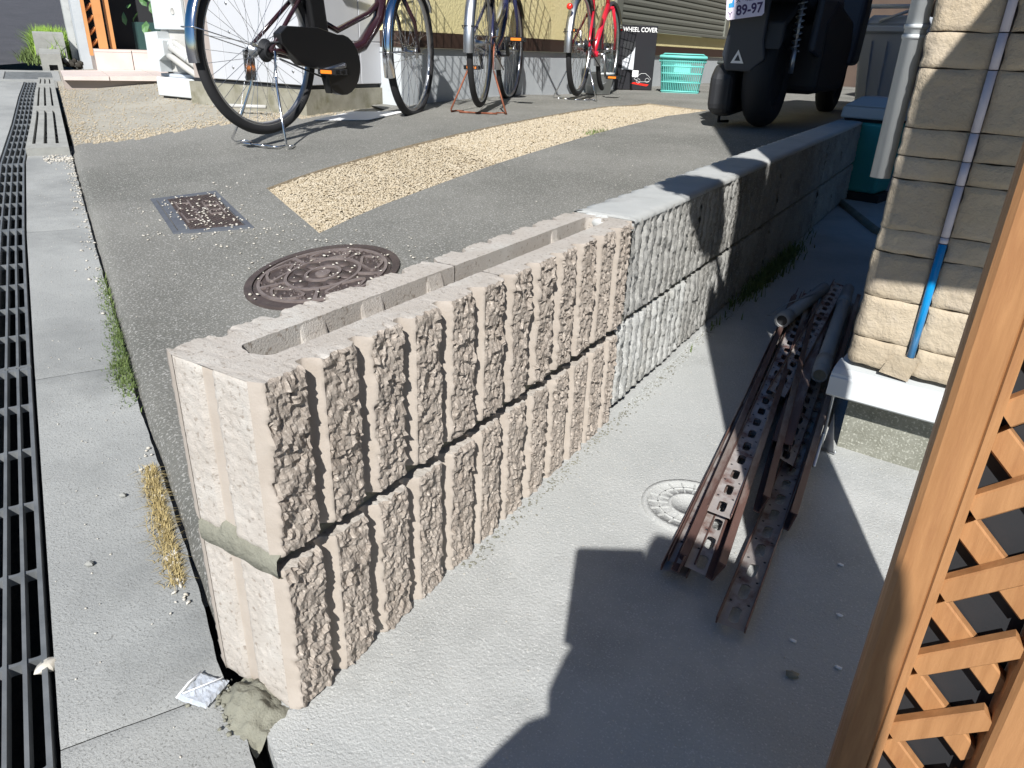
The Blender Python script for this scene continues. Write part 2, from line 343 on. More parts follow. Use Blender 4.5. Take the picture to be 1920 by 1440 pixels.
mb = MB(); mb.grid([[W(s, q, -.045) for q in (-.03, .06)] for s in np.linspace(-1.6, 3.5, 20)]); o = mb.build('seam_pit', 'darkgap'); o['kind'] = 'structure'

mb = MB(); mb.grid([[W(s, q, -.010 + .003 * noise.noise(Vector((s * 40, q * 40, 0)))) for q in (-.03, -.015, 0, .015, .03, .045)] for s in np.linspace(.21, 3.5, 300)], True, True); o = mb.build('seam_soil', 'soil'); o['kind'] = 'structure'
# driveway slab: bends from the street up to the house, with a sunken gravel strip
def yseam(x):
    y0 = (-.07 - .475 * x) / .88; s0 = -.88 * x + .475 * y0; return y0 + (seamq(s0) + .004) / .88
def drive(x, d):
    y = yseam(x) + d; z = slab_z(x, y) + .0015 * fbm((x * 4, y * 4, 1), 4)
    return (x, y, z)
xs_ = sorted(set(list(np.arange(-3.9, -.13, .05)) + [-1.575, -1.045, -.124]))
xs_ = [x for x in xs_ if not (abs(x + 1.575) < .02 and x != -1.575) and not (abs(x + 1.045) < .02 and x != -1.045)]
ds_ = [0, .012, .03, .06, .1, .15, .2, .3, .4, .5, .625, .75, .9, 1.05, 1.2, 1.4, 1.6, 1.8, 2, 2.3, 2.6, 3, 3.4, 3.8, 4.16, 4.6, 5.2, 6, 7, 8.5, 10]
VI = {}; mb = MB(); vs = []; fs = []
for i, x in enumerate(xs_):
    for j, d in enumerate(ds_):
        p = list(drive(x, d))
        if j == 0: p[2] -= .022
        elif j == 1: p[2] -= .006
        if j < 3: p[1] += .006 * fbm((x * 12, 8, 0), 3)
        vs.append(tuple(p)); VI[i, j] = len(vs) - 1
for i in range(len(xs_) - 1):
    for j in range(len(ds_) - 1):
        if -1.576 <= xs_[i] < -1.046 and .62 <= ds_[j] < 4.15: continue
        a, b, c, d = vs[VI[i, j]], vs[VI[i + 1, j]], vs[VI[i + 1, j + 1]], vs[VI[i, j + 1]]
        smid = sq(*(np.array(a)[:2] + np.array(c)[:2]) / 2)[0]
        if smid > 3.39 and xs_[i] < -2.42 and (vs[VI[i, j]][1] < 3.0): continue
        fs.append((VI[i, j], VI[i + 1, j], VI[i + 1, j + 1], VI[i, j + 1]))
mb.add(vs, fs, True)
mb.grid([[(vs[VI[i, 0]][0], vs[VI[i, 0]][1], vs[VI[i, 0]][2] - .2), vs[VI[i, 0]]] for i in range(len(xs_)) if sq(*vs[VI[i, 0]][:2])[0] < 3.42], flip=True)
o = mb.build('driveway', 'slab'); o['kind'] = 'structure'
# strip bed + walls
mb = MB(); rows = []
xg = np.linspace(-1.575, -1.045, 8); dg = [d for d in ds_ if .62 <= d <= 4.17]
rows = [[(drive(x, d)[0], drive(x, d)[1], drive(x, d)[2] - .016) for x in xg] for d in dg]; mb.grid(rows)
for x in (-1.575, -1.045): mb.grid([[drive(x, d), (drive(x, d)[0], drive(x, d)[1], drive(x, d)[2] - .02)] for d in dg], False)
for d in (.625, 4.16): mb.grid([[drive(x, d), (drive(x, d)[0], drive(x, d)[1], drive(x, d)[2] - .02)] for x in xg], False)
o = mb.build('gravel_bed', 'gravelbed'); o['kind'] = 'structure'
# gravelly concrete beyond the slab
mb = MB(); mb.grid([[(lambda x, y: (x, y, slab_z(x, y) - .012 + .002 * fbm((x * 5, y * 5, 2), 3)))(*W(s, q)[:2]) for q in [0, .02, .1, .2, .3, .45, .6, .8, 1, 1.3, 1.7, 2.2, 2.8, 3.5]] for s in np.linspace(3.33, 6.9, 40)], True)
mb.grid([[(*W(s, 0)[:2], slab_z(*W(s, 0)[:2]) - .012), W(s, 0, -.1)] for s in np.linspace(3.33, 6.9, 20)], False)
o = mb.build('gravelly_ground', 'oldslab'); o['kind'] = 'structure'
# yard
def yl(y): return -.02 if y > .004 else max(-.14, (-.07 + .040 - .88 * y) / .475)
yy_ = list(np.linspace(-2.2, -.1, 40)) + list(np.linspace(-.09, .003, 20)) + list(np.linspace(.0045, 2, 80)) + list(np.linspace(2.2, 9, 18))
mb = MB(); mb.grid([[(x, y, yard_z(y) + .0012 * fbm((x * 7, y * 7, 4), 4)) for x in [yl(y) + (4 - yl(y)) * t ** 1.5 for t in np.linspace(0, 1, 60)]] for y in yy_], True, False)
mb.grid([[(yl(y), y, yard_z(y)), (yl(y), y, yard_z(y) - .08)] for y in yy_ if y < .004], False)
o = mb.build('yard_paving', 'yard'); o['kind'] = 'structure'

# ---------------- the split-face block wall ----------------
RIB = .018
def rib_new(y):
    t = y % .0704
    if t < .006: return RIB * (.45 + .55 * t / .006)
    if t < .053: return RIB
    if t < .0550: return RIB * (1 - (t - .053) / .002)
    if t > .0655: return RIB * .45 * (t - .0655) / .0049
    return 0.0
def rib_old(y):
    t = y % .0352
    if t < .004: return .010 * t / .004
    if t < .026: return .010
    if t < .029: return .010 * (1 - (t - .026) / .003)
    return 0.0
def rough(y, z, k, sd_):
    p = Vector((y * 1.0, z * 1.0, sd_))
    q = p + Vector((noise.noise(p * 40), noise.noise(p * 40 + Vector((9, 3, 1))), 0)) * .006
    d, c = noise.voronoi(q * 85); f = noise.cell(c[0] * 7.3)
    d2, c2 = noise.voronoi(q * 210); g = noise.cell(c2[0] * 5.1)
    dx = q * 85 - c[0]
    a = noise.noise(p * 26) * .0030 + (f - .5) * .0016 + (dx.y * (noise.cell(c[0] * 3.3) - .5) + dx.x * (noise.cell(c[0] * 9.1) - .5)) * .0032 + (g - .5) * .0011 + noise.noise(p * 160) * .0010
    return a * k
def block(name, y0, y1, z0, z1, prof, cores, mat, par, sd_, step=.0025, endface=False, backdetail=True, old=False, chips=1.0):
    ny = max(4, int((y1 - y0) / step)); nz_ = max(3, int((z1 - z0) / (.0032 if not old else .006)))
    ys = [y0 + (y1 - y0) * i / ny for i in range(ny + 1)]; zs = [z1 + (z0 - z1) * j / nz_ for j in range(nz_ + 1)]
    R = .010 if old else RIB
    mb = MB(); L_ = -.103; front = []; smask = []; band0 = None
    def fx(y, z, side):
        b = prof(y)
        if endface and y < .006: b = R * y / .006
        w = b / R; amp = (.05 + .95 * (w > .97)) if not old else (.55 + .45 * w)
        if side < 0: amp = .55 * (w > .97)
        x = b + rough(y, z, amp, sd_ + side * 5) - (.0008 if w > .5 else 0)
        e = min(z1 - z, z - z0)                                   # worn arrises
        if e < .006: x -= (.006 - e) ** 2 * 55 * chips * (1 + 1.6 * noise.noise(Vector((y * 90, z * 9, sd_ + 3)))) * w
        ey = min(y - y0, y1 - y)
        return x
    for side in (1, -1):
        rows = []
        for z in zs:
            row = []
            for y in ys:
                x = fx(y, z, side)
                if y == ys[0] and endface: x = .0003
                zz = z
                if z == z1: zz = z1 - .0035 * max(0, noise.noise(Vector((y * 120, sd_, 7)))) * (1 if prof(y) > 0 else .3)
                row.append((x if side > 0 else L_ - x, y, zz))
            rows.append(row)
        if side > 0: front = rows[0]
        else: back = rows[0]
        mb.grid(rows, True, flip=side < 0)
        K_ = len(ys) - 1; wmask = [1 if prof((ys[i] + ys[i + 1]) / 2) / R > .97 and not (endface and ys[i + 1] < .006) else 2 for i in range(K_)]; smask += [wmask[i % K_] for i in range(K_ * (len(zs) - 1))]
    # top: shells around the cores
    def core(y):
        for a, b in cores:
            if a <= y <= b:
                e = min(y - a, b - y) / .012; k = 1 if e >= 1 else math.sqrt(max(0, 1 - (1 - e) ** 2)); return k
        return None
    cl, cr, cm = -.071, -.027, -.049
    top_r = []; top_l = []; inner_r = []; inner_l = []
    for i, y in enumerate(ys):
        k = core(y); xr, xl = (cm, cm) if k is None else (cm + (cr - cm) * k, cm + (cl - cm) * k)
        fr, bk = front[i], back[i]
        def line(p, q, n=6):
            out = []
            for t in range(n + 1):
                u = t / n; x = p[0] + (q[0] - p[0]) * u; z = p[2] + (q[2] - p[2]) * min(1, u * 3)
                z += .0007 * noise.noise(Vector((x * 160, y * 160, sd_ + 2))) * (1 if t else 0)
                out.append((x, y, z))
            return out
        top_r.append(line(fr, (xr, y, z1))); top_l.append(line(bk, (xl, y, z1)))
    mb.grid(top_r, True, True); mb.grid(top_l, True, False)
    for a, b in cores:
        idx = [i for i, y in enumerate(ys) if a - step <= y <= b + step]
        for arr, fl in ((top_r, True), (top_l, False)):
            rr = [[arr[i][-1], (arr[i][-1][0], arr[i][-1][1], arr[i][-1][2] - .06), (arr[i][-1][0], arr[i][-1][1], z0)] for i in idx]
            mb.grid(rr, True, fl)
        if idx:
            w0 = ys[idx[0]]; w1 = ys[idx[-1]]
            mb.add([(cl, w0, z0), (cr, w0, z0), (cr, w1, z0), (cl, w1, z0)], [(0, 1, 2, 3)])
            for w in [w_ for w_ in (a + .001, b - .001) if y0 < w_ < y1]:
                mb.grid([[(cl, w, z1 - .002), (cr, w, z1 - .002)], [(cl, w, z0), (cr, w, z0)]], False, w > (a + b) / 2)
    # end faces
    for yy, sgn in ((y0, -1), (y1, 1)):
        if sgn < 0 and endface:
            rows = []
            xs = [L_ + (0 - L_) * i / 36 for i in range(37)]
            for j, z in enumerate(zs):
                row = []
                for x in xs:
                    g = .004 if -.066 < x < -.047 else 0
                    y = yy + g + (0 if g else .0014 * noise.noise(Vector((x * 130, z * 130, sd_))) + .001 * noise.noise(Vector((x * 300, z * 300, sd_))))
                    e = min(z1 - z, z - z0)
                    if e < .005: y += (.005 - e) * .4
                    row.append((x - (.0015 if abs(x - L_) < 1e-6 else 0), y if abs(x - L_) > 1e-6 and abs(x) > 1e-6 else yy + .001, z))
                rows.append(row)
            band0 = (len(mb.f), len(xs) - 1, [1 if -.0665 < (xs[i] + xs[i + 1]) / 2 < -.0465 else 0 for i in range(len(xs) - 1)])
            mb.grid(rows, True, False)
        elif not (cores and (sgn > 0) == (y0 < .1)):
            mb.add([(L_, yy, z0), (0, yy, z0), (0, yy, z1), (L_, yy, z1)], [(0, 1, 2, 3) if sgn < 0 else (3, 2, 1, 0)])
    o = wpart(mb, name, mat, par)
    if not old:
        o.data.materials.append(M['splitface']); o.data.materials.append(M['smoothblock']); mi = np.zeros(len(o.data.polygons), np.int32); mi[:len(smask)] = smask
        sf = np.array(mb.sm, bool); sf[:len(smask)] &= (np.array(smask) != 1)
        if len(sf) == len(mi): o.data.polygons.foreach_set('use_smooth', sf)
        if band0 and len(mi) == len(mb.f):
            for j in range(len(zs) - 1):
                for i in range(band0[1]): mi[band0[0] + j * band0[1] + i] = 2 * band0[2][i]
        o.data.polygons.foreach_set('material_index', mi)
    return o
wall = thing('new_block_wall', 'low wall of new beige ribbed split-face concrete blocks, two courses, with open hollow cores on top', 'wall', (-.05, 0, -.4))
Z1, Z2, Z3, Z4 = 0.0, -.189, -.2065, -.398
block('block', 0.0, .412, Z2, Z1, rib_new, [(.046, .50)], 'newblock', wall, 1, endface=True, step=.0021)
block('block', .4135, .845, Z2, Z1, rib_new, [(.33, .828)], 'newblock', wall, 2)
block('block', 0.0, .412, Z4, Z3, rib_new, [], 'newblock', wall, 3, endface=True, step=.0021)
block('block', .4135, .812, Z4, Z3, rib_new, [], 'newblock', wall, 4)
for k, (wa, wb) in enumerate(((.130, .166), (.224, .262), (.350, .384), (.585, .604), (.690, .712))):
    mb = MB(); dp = .045 if k != 3 else .05; t0 = .0015 if k != 3 else .022; cols = []
    for i in range(15):
        v_ = i / 14; x_ = -.0712 + .0444 * v_; z_ = -t0 - dp * math.sin(math.pi * v_) ** .75; n_ = .002 * noise.noise(Vector((x_ * 90, wa * 50, 1)))
        cols.append([(x_, wa, -.188), (x_, wa + n_, z_ - .004), (x_, wa + .004 + n_, z_), (x_, wb - .003 + n_, z_), (x_, wb + n_, z_ - .003), (x_, wb, -.188)])
    mb.grid(cols, False, False); wpart(mb, 'web', 'newblock', wall)
# mortar between the courses: recessed bed, smeared flush at the end
mb = MB()
rows = []
for i in range(60):
    y = .004 + .82 * i / 59; rows.append([(-.002 - .004 * noise.noise(Vector((y * 40, 0, 1))), y, Z2 + .001), (-.003, y, Z3 - .001)])
mb.grid(rows, True); mb.grid([[(-.1, r[0][1], Z2 + .001), (-.1, r[0][1], Z3 - .001)] for r in rows], True, True)
rows = []
for i in range(30):
    x = -.104 + .116 * i / 29; n1 = noise.noise(Vector((x * 45, 2, 0))); n2 = noise.noise(Vector((x * 30, 9, 0)))
    top = Z2 + .004 + .006 * n1 + (.010 if -.068 < x < -.045 else 0); bot = Z3 - .007 + .007 * n2
    rows.append([(x, .004, top), (x, -.0015 - .002 * abs(n1), top - .004), (x, -.003, (top + bot) / 2), (x, -.002, bot + .003), (x, .004, bot)])
mb.grid(rows, True)
wpart(mb, 'mortar_bed', 'mortar', wall)
owall = thing('old_block_wall', 'older weathered grey ribbed block wall running back towards the parked scooter', 'wall', (-.05, .85, -.4))
y = .852; k = 0
while y < 5.2:
    y1 = min(y + .40, 5.3); st = .004 if y < 2 else .008
    block('block', y, y1 - .0, Z2, Z1 - .001, rib_old, [], 'oldblock', owall, 20 + k, step=st, old=True); k += 1; y = y1 + .001
y = .818
while y < 5.2:
    y1 = min(y + .40, 5.3); st = .004 if y < 2 else .008
    block('block', y, y1 - .0, Z4 + .03, Z3 + .006, rib_old, [], 'oldpale' if y < .9 else 'oldblock', owall, 40 + k, step=st, old=True); k += 1; y = y1 + .001
mb = MB()
mb.grid([[(-.003, .83 + .1 * i, Z2 + .002), (-.003, .83 + .1 * i, Z3 + .004)] for i in range(45)], False); wpart(mb, 'mortar_bed', 'mortar', owall)
# cement capping on the old wall with lumpy left edge
mb = MB(); rows = []
for i in range(260):
    y = .858 + (5.28 - .858) * (i / 259) ** 1.25
    xr = .0095 + .003 * noise.noise(Vector((y * 60, 1, 1))); xl = -.108 - .006 * (math.sin(y * 2 * math.pi / .0704) > 0) - .003 * noise.noise(Vector((y * 50, 5, 1)))
    row = [(xr, y, -.008)]
    for t in range(9):
        x = xr + (xl - xr) * t / 8; row.append((x, y, .0035 + .0012 * fbm((x * 40, y * 40, 3), 3) - (.004 if t in (0, 8) else 0)))
    row.append((xl, y, -.012)); rows.append(row)
mb.grid(rows, True, True)
mb.grid([[(x, .858, .0035 - .004 * (k in (0, 8))), (x, .858, -.02)] for k, x in enumerate(np.linspace(.0095, -.108, 9))], False)
wpart(mb, 'cement_capping', 'oldtop', owall)
mb = MB(); mb.sphere((-.05, .842, -.012), .022, 14, (.9, 1.0, .7), .35); mb.sphere((-.075, .85, -.006), .014, 12, (1.2, .8, .6), .35); wpart(mb, 'mortar_fill', 'oldtop', owall)

# mortar heap at the foot of the wall end
mb = MB(); rows = []
for i in range(26):
    row = []
    for j in range(26):
        u = i / 25 * 2 - 1; v = j / 25 * 2 - 1; x = -.040 + u * .046; y = -.020 + v * .034
        r = math.hypot(u, v * 1.0) + .35 * fbm((x * 30, y * 30, 5), 3)
        h = max(-.02, .024 * (1 - r)) + .006 * fbm((x * 90, y * 90, 9), 4)
        if u < -.6: h -= .01 * (-.6 - u)
        row.append((x, y, -.4 + h))
    rows.append(row)
mb.grid(rows, True); o = recentre(mb.build('mortar_heap', 'mortar'), (-.04, -.02, -.4))
tag(o, 'crumbly heap of wet grey-brown mortar at the foot of the new wall end', 'mortar')
P = [(-.060 + random.gauss(0, .018), -.028 + random.gauss(0, .012), -.397) for _ in range(90)]
o = pebbles('mortar_crumbs', P, RNG.uniform(.0015, .0045, 90), 'mortar', .8, kind='stuff', label='crumbs of mortar scattered beside the mortar heap', cat='mortar crumbs')
# wet mortar trail along wall foot
P = []
for _ in range(700):
    y = random.uniform(.3, 1.6); P.append((.02 + abs(random.gauss(0, .012)), y, yard_z(y) + .0005))
pebbles('mortar_grit', P, RNG.uniform(.0008, .0028, 700), 'mortar', .7, kind='stuff', label='mortar grit and crumbs along the foot of the wall', cat='grit')
P = []
for _ in range(900):
    y = random.uniform(.9, 1.6); P.append((.014 + abs(random.gauss(0, .014)), y, yard_z(y) + .0005))
pebbles('old_mortar_crumbs', P, RNG.uniform(.0008, .0035, 900), 'oldtop', .7, kind='stuff', label='pale cement crumbs at the foot of the old grey wall', cat='grit')

# ---------------- steel drain gratings ----------------
gj = [-1.0, .037, 1.037, 2.083, 3.10, 4.13, 5.18, 6.02]
glabels = ['drain grating at the very bottom edge of the photo', 'nearest full length of steel drain grating, with a white pebble caught in it',
           'second length of steel drain grating from the camera', 'third length of steel drain grating, beside the kerb joint', 'length of steel grating beside the nearest slotted drain cover',
           'length of steel grating beside the middle slotted drain cover', 'farthest length of steel grating, ending at the cross grating']
for k, (a, b) in enumerate(zip(gj, gj[1:])):
    base = W((a + b) / 2, qg((a + b) / 2) - .04, -.02)
    t = thing('drain_grating', glabels[k], 'drain grating', base, group='steel gratings over the roadside drain')
    a += .003; b -= .003; ns = 4
    for i in range(5):
        off = -.004 - .0195 * i; w_ = .0022 if 0 < i < 4 else .0028
        mb = MB(); sqbox(mb, a + .002, b - .002, (lambda s, o_=off, w=w_: qg(s) + o_ - w), (lambda s, o_=off, w=w_: qg(s) + o_ + w), -.024, -.0025 if 0 < i < 4 else -.001, ns)
        wpart(mb, 'bearer_bar', 'grate', t)
    nb = 7 if k != 0 else 7
    for i in range(nb):
        s = a + (b - a) * i / (nb - 1); w0 = .0045 if i in (0, nb - 1) else .0024
        s = min(max(s, a + .004), b - .004)
        for c in range(4):
            q0 = qg(s) - .004 - .0195 * (c + 1) + .0024; q1 = qg(s) - .004 - .0195 * c - .0024; mb = MB()
            pts = [(0, w0 * 2), (.12, w0 * 1.2), (.3, w0), (.7, w0), (.88, w0 * 1.2), (1, w0 * 2)]   # filleted cross bar
            vs = []; 
            for z in (-.018, -.0045):
                for (u, w) in pts: vs.append(W(s - w, q0 + (q1 - q0) * u, z))
                for (u, w) in pts[::-1]: vs.append(W(s + w, q0 + (q1 - q0) * u, z))
            n = 12; mb.add(vs, [tuple(range(n))[::-1], tuple(range(n, 2 * n))] + [(i2, (i2 + 1) % n, (i2 + 1) % n + n, i2 + n) for i2 in range(n)])
            wpart(mb, 'cross_bar', 'grate', t)
# cross grating at the top of the kerb
t = thing('cross_grating', 'short concrete-framed grating lying across the end of the drain, beside the asphalt road', 'drain grating', W(6.4, -.15))
mb = MB()
for (s0, s1, q0, q1) in ((6.04, 6.12, -.42, .03), (6.66, 6.74, -.42, .03), (6.12, 6.66, -.42, -.33), (6.12, 6.66, -.02, .03)):
    sqbox(mb, s0, s1, q0, q1, -.05, .008)
wpart(mb, 'frame', 'apron', t)
for i in range(12):
    mb = MB(); s = 6.14 + .5 * i / 11; sqbox(mb, s - .005, s + .005, -.328, -.022, -.03, .004); wpart(mb, 'grating_bar', 'grate', t)
for i in range(7):
    mb = MB(); q = -.3 + .045 * i; sqbox(mb, 6.125, 6.655, q - .005, q + .005, -.034, -.0005); wpart(mb, 'grating_bar', 'grate', t)
# slotted concrete covers
cj = [3.225, 4.42, 5.5, 5.98]
cl_ = ['nearest slotted concrete drain cover, its raised front end facing the camera', 'middle slotted concrete drain cover', 'farthest and shortest slotted concrete drain cover']
for k, (a, b) in enumerate(zip(cj, cj[1:])):
    t = thing('drain_cover', cl_[k], 'drain cover', W((a + b) / 2, -.1), group='slotted concrete covers beside the grating')
    a += .004; b -= .004; L = lambda u: (lambda s: qg(s) + .006 + (-.018 + .02 * (s > 9) - qg(s) - .006) * u)
    us = [0, .14, .22, .41, .50, .70, .78, 1]
    mb = MB(); zt = .034
    def zz(s): return max(0, 0)
    for i in range(0, 8, 2): sqbox(mb, a + .10, b - .07, L(us[i]), L(us[i + 1]), -.03, zt, 6)
    sqbox(mb, a, a + .10, L(0), L(1), -.005, zt); sqbox(mb, b - .07, b, L(0), L(1), -.03, zt)
    wpart(mb, 'slotted_slab', 'greyblock', t)
    P = []
    for _ in range(140 if k == 0 else 60):
        s = random.uniform(a + .12, b - .1); u = random.choice((.18, .455, .74)) + random.uniform(-.02, .02); q = L(u)(s); P.append(W(s, q, .004))
    pebbles('slot_pebbles', P, RNG.uniform(.005, .010, len(P)), 'pebble', kind='stuff', parent=None, label='pale pebbles lodged in the slots of a concrete drain cover', cat='pebbles')

# ---------------- iron lids ----------------
def on_slab(x, y, dz): return (x, y, slab_z(x, y) + dz)
# rectangular lid: corner points measured on the slab
A_, B_, C_, D_ = [Vector(v) for v in ((-1.891, 1.157, 0), (-1.728, 1.303, 0), (-1.279, 1.078, 0), (-1.489, .953, 0))]
def lidp(u, v, dz):   # u across (A->B), v along (A->D): bilinear
    p = A_ * (1 - u) * (1 - v) + B_ * u * (1 - v) + C_ * u * v + D_ * (1 - u) * v; return on_slab(p.x, p.y, dz)
t = thing('meter_lid', 'rectangular cast-iron access lid with raised studs and letters, sprinkled with pebbles', 'access lid', lidp(.5, .5, 0))
def lidbox(mb, u0, u1, v0, v1, z0, z1, n=3):
    for i in range(n):
        a, b = v0 + (v1 - v0) * i / n, v0 + (v1 - v0) * (i + 1) / n
        mb.hexa([lidp(u0, a, z0), lidp(u0, b, z0), lidp(u1, b, z0), lidp(u1, a, z0), lidp(u0, a, z1), lidp(u0, b, z1), lidp(u1, b, z1), lidp(u1, a, z1)])
mb = MB()
lidbox(mb, 0, .07, 0, 1, -.01, .005); lidbox(mb, .93, 1, 0, 1, -.01, .005); lidbox(mb, .07, .93, 0, .05, -.01, .005); lidbox(mb, .07, .93, .95, 1, -.01, .005)
wpart(mb, 'frame', 'lidframe', t)
mb = MB(); lidbox(mb, .085, .915, .062, .938, -.01, .0032, 5); wpart(mb, 'plate', 'iron', t)
mb = MB(); lidbox(mb, .085, .23, .062, .938, .0032, .0045, 5); wpart(mb, 'hinge_strip', 'lidframe', t)
def crop2lid(cx, cy):   # measured stroke positions mapped to (u,v) of the lid
    px = 260 + cx / 8; py = 340 + cy / 8
    a, b, c, d = np.array([282, 375.]), np.array([405, 360.]), np.array([476, 428.]), np.array([325, 440.])
    # v along A->D, u along A->B ; invert bilinear
    u = v = .5
    for _ in range(30):
        p = a * (1 - u) * (1 - v) + b * u * (1 - v) + c * u * v + d * (1 - u) * v
        du = (b - a) * (1 - v) + (c - d) * v; dv = (d - a) * (1 - u) + (c - b) * u
        J = np.array([du, dv]).T; e = np.linalg.solve(J, np.array([px, py]) - p); u += e[0]; v += e[1]
    return u, v
def stroke(mb, pts, w=.0045, z0=.003, z1=.0075, f=lidp):
    P = [Vector(f(*p, 0)) for p in pts]
    for a, b in zip(P, P[1:]):
        d = (b - a); d.z = 0
        if d.length < 1e-5: continue
        d.normalize(); n_ = Vector((-d.y, d.x, 0)) * w / 2; e = d * w * .3
        mb.hexa([a - e - n_ + Vector((0, 0, z0)), b + e - n_ + Vector((0, 0, z0)), b + e + n_ + Vector((0, 0, z0)), a - e + n_ + Vector((0, 0, z0)),
                 a - e - n_ + Vector((0, 0, z1)), b + e - n_ + Vector((0, 0, z1)), b + e + n_ + Vector((0, 0, z1)), a - e + n_ + Vector((0, 0, z1))])
chars = [[(540, 340), (620, 450)], [(740, 320), (810, 420)], [(590, 372), (770, 362)], [(620, 520), (596, 498), (620, 470), (680, 455)], [(820, 450), (890, 465), (912, 485), (870, 510)],
         [(655, 525), (770, 660)], [(880, 505), (990, 632)], [(735, 618), (930, 600)], [(985, 372), (970, 350), (1010, 330), (1060, 330)], [(995, 385), (1110, 532), (1270, 512)], [(1175, 345), (1330, 515)],
         [(1010, 405), (1230, 385)], [(1100, 490), (1120, 470), (1260, 462)]]
mb = MB()
for c in chars: stroke(mb, [crop2lid(*p) for p in c])
wpart(mb, 'raised_lettering', 'worniron', t, kind='stuff')
mb = MB()
for i in range(15):
    for j in range(20):
        u = .27 + .62 * i / 14; v = .09 + .82 * (j + (i % 2) * .5) / 20
        c = crop2lid(1, 1) if False else None
        p = lidp(u, v, .003); mb.bbox(p[0] - .0035, p[0] + .0035, p[1] - .0035, p[1] + .0035, p[2], p[2] + .0025, .001)
wpart(mb, 'studs', 'iron', t, kind='stuff')
# round manhole cover
# centre and size measured on the slab
MC = Vector((-.808, .885, 0)); MR = .19
def mhp(r, a, dz=0):
    x = MC.x + r * math.cos(a); y = MC.y + r * math.sin(a); return on_slab(x, y, dz)
t = thing('manhole_cover', 'round brown cast-iron manhole cover with cast relief pattern, partly hidden behind the new wall', 'manhole cover', on_slab(MC.x, MC.y, 0))
TA = 2 * math.pi
def ring(mb, r0, r1, z0, z1, a0=0, a1=TA, n=64):
    n = max(2, int(n * (a1 - a0) / TA)); full = abs(a1 - a0 - TA) < 1e-5
    for i in range(n):
        a, b = a0 + (a1 - a0) * i / n, a0 + (a1 - a0) * (i + 1) / n
        P = lambda r, an, z: mhp(r * MR, an, z)
        vs = [P(r0, a, z0), P(r1, a, z0), P(r1, b, z0), P(r0, b, z0), P(r0, a, z1), P(r1, a, z1), P(r1, b, z1), P(r0, b, z1)]
        f = [(4, 5, 6, 7), (1, 2, 6, 5), (3, 0, 4, 7)]
        if not full: f += [(0, 1, 5, 4)] * (i == 0) + [(2, 3, 7, 6)] * (i == n - 1)
        mb.add(vs, f, False)
mb = MB(); ring(mb, .90, 1.0, -.004, .007); wpart(mb, 'frame', 'iron', t)
mb = MB(); ring(mb, .001, .885, -.004, .004); wpart(mb, 'plate', 'iron', t)
for ra, rb in ((.80, .84), (.20, .24), (.001, .10), (.46, .50)):
    mb = MB(); ring(mb, ra, rb, .004, .0085); wpart(mb, 'relief_ring', 'worniron', t)
mb = MB()
for i in range(5):
    a = i * TA / 5 + .3; ring(mb, .50, .82, .004, .0085, a, a + .07)
    for s_ in (-1, 1):    # petal outlines
        pts = [(a + .63 + s_ * .42 * math.sin(math.pi * w), .50 + .30 * w) for w in np.linspace(0, 1, 8)]
        for (a1, r1), (a2, r2) in zip(pts, pts[1:]):
            p1, p2 = Vector(mhp(r1 * MR, a1, 0)), Vector(mhp(r2 * MR, a2, 0)); d = (p2 - p1).normalized(); n_ = Vector((-d.y, d.x, 0)) * .0035
            z = Vector((0, 0, 1)); mb.hexa([p1 - n_ + z * .003, p2 - n_ + z * .003, p2 + n_ + z * .003, p1 + n_ + z * .003, p1 - n_ + z * .0085, p2 - n_ + z * .0085, p2 + n_ + z * .0085, p1 + n_ + z * .0085])
wpart(mb, 'raised_pattern', 'worniron', t, kind='stuff')
mb = MB()
for i in range(10):
    a = i * TA / 10 + .2; c = mhp(.35 * MR, a, 0); mb.lathe([(0, .008), (.016, .008), (.019, .003)], 10, c)
for i in range(130):
    a = random.uniform(0, TA); r = random.uniform(.52, .79); c = mhp(r * MR, a, 0); mb.lathe([(0, .0075), (.004, .0075), (.0065, .003)], 6, c)
wpart(mb, 'studs', 'iron', t, kind='stuff')

# small concrete inspection cover in the yard
SC = Vector((.245, .620, yard_z(.62))); SR = .076
t = thing('inspection_cover', 'small round pale inspection cover with a web pattern, half under the steel bars', 'inspection cover', SC)
mb = MB(); mb.lathe([(0, .0022), (.028, .0022), (.028, .004), (.034, .004), (.034, .0015), (.066, .0015), (.066, .004), (SR, .004), (SR + .001, -.01)], 40); mb.build('lid', 'yard', t)
mb = MB()
for i in range(18):
    a = i * TA / 18
    for r0, r1 in ((.034, .066),):
        p, q = Vector((r0 * math.cos(a), r0 * math.sin(a), 0)), Vector((r1 * math.cos(a), r1 * math.sin(a), 0)); d = (q - p).normalized(); n_ = Vector((-d.y, d.x, 0)) * .0012; z = Vector((0, 0, 1))
        mb.hexa([p - n_ + z * .0014, q - n_ + z * .0014, q + n_ + z * .0014, p + n_ + z * .0014, p - n_ + z * .0036, q - n_ + z * .0036, q + n_ + z * .0036, p + n_ + z * .0036])
mb.lathe([(.049, .0014), (.049, .0036), (.0515, .0036), (.0515, .0014)], 40); mb.build('web_ribs', 'oldtop', t)

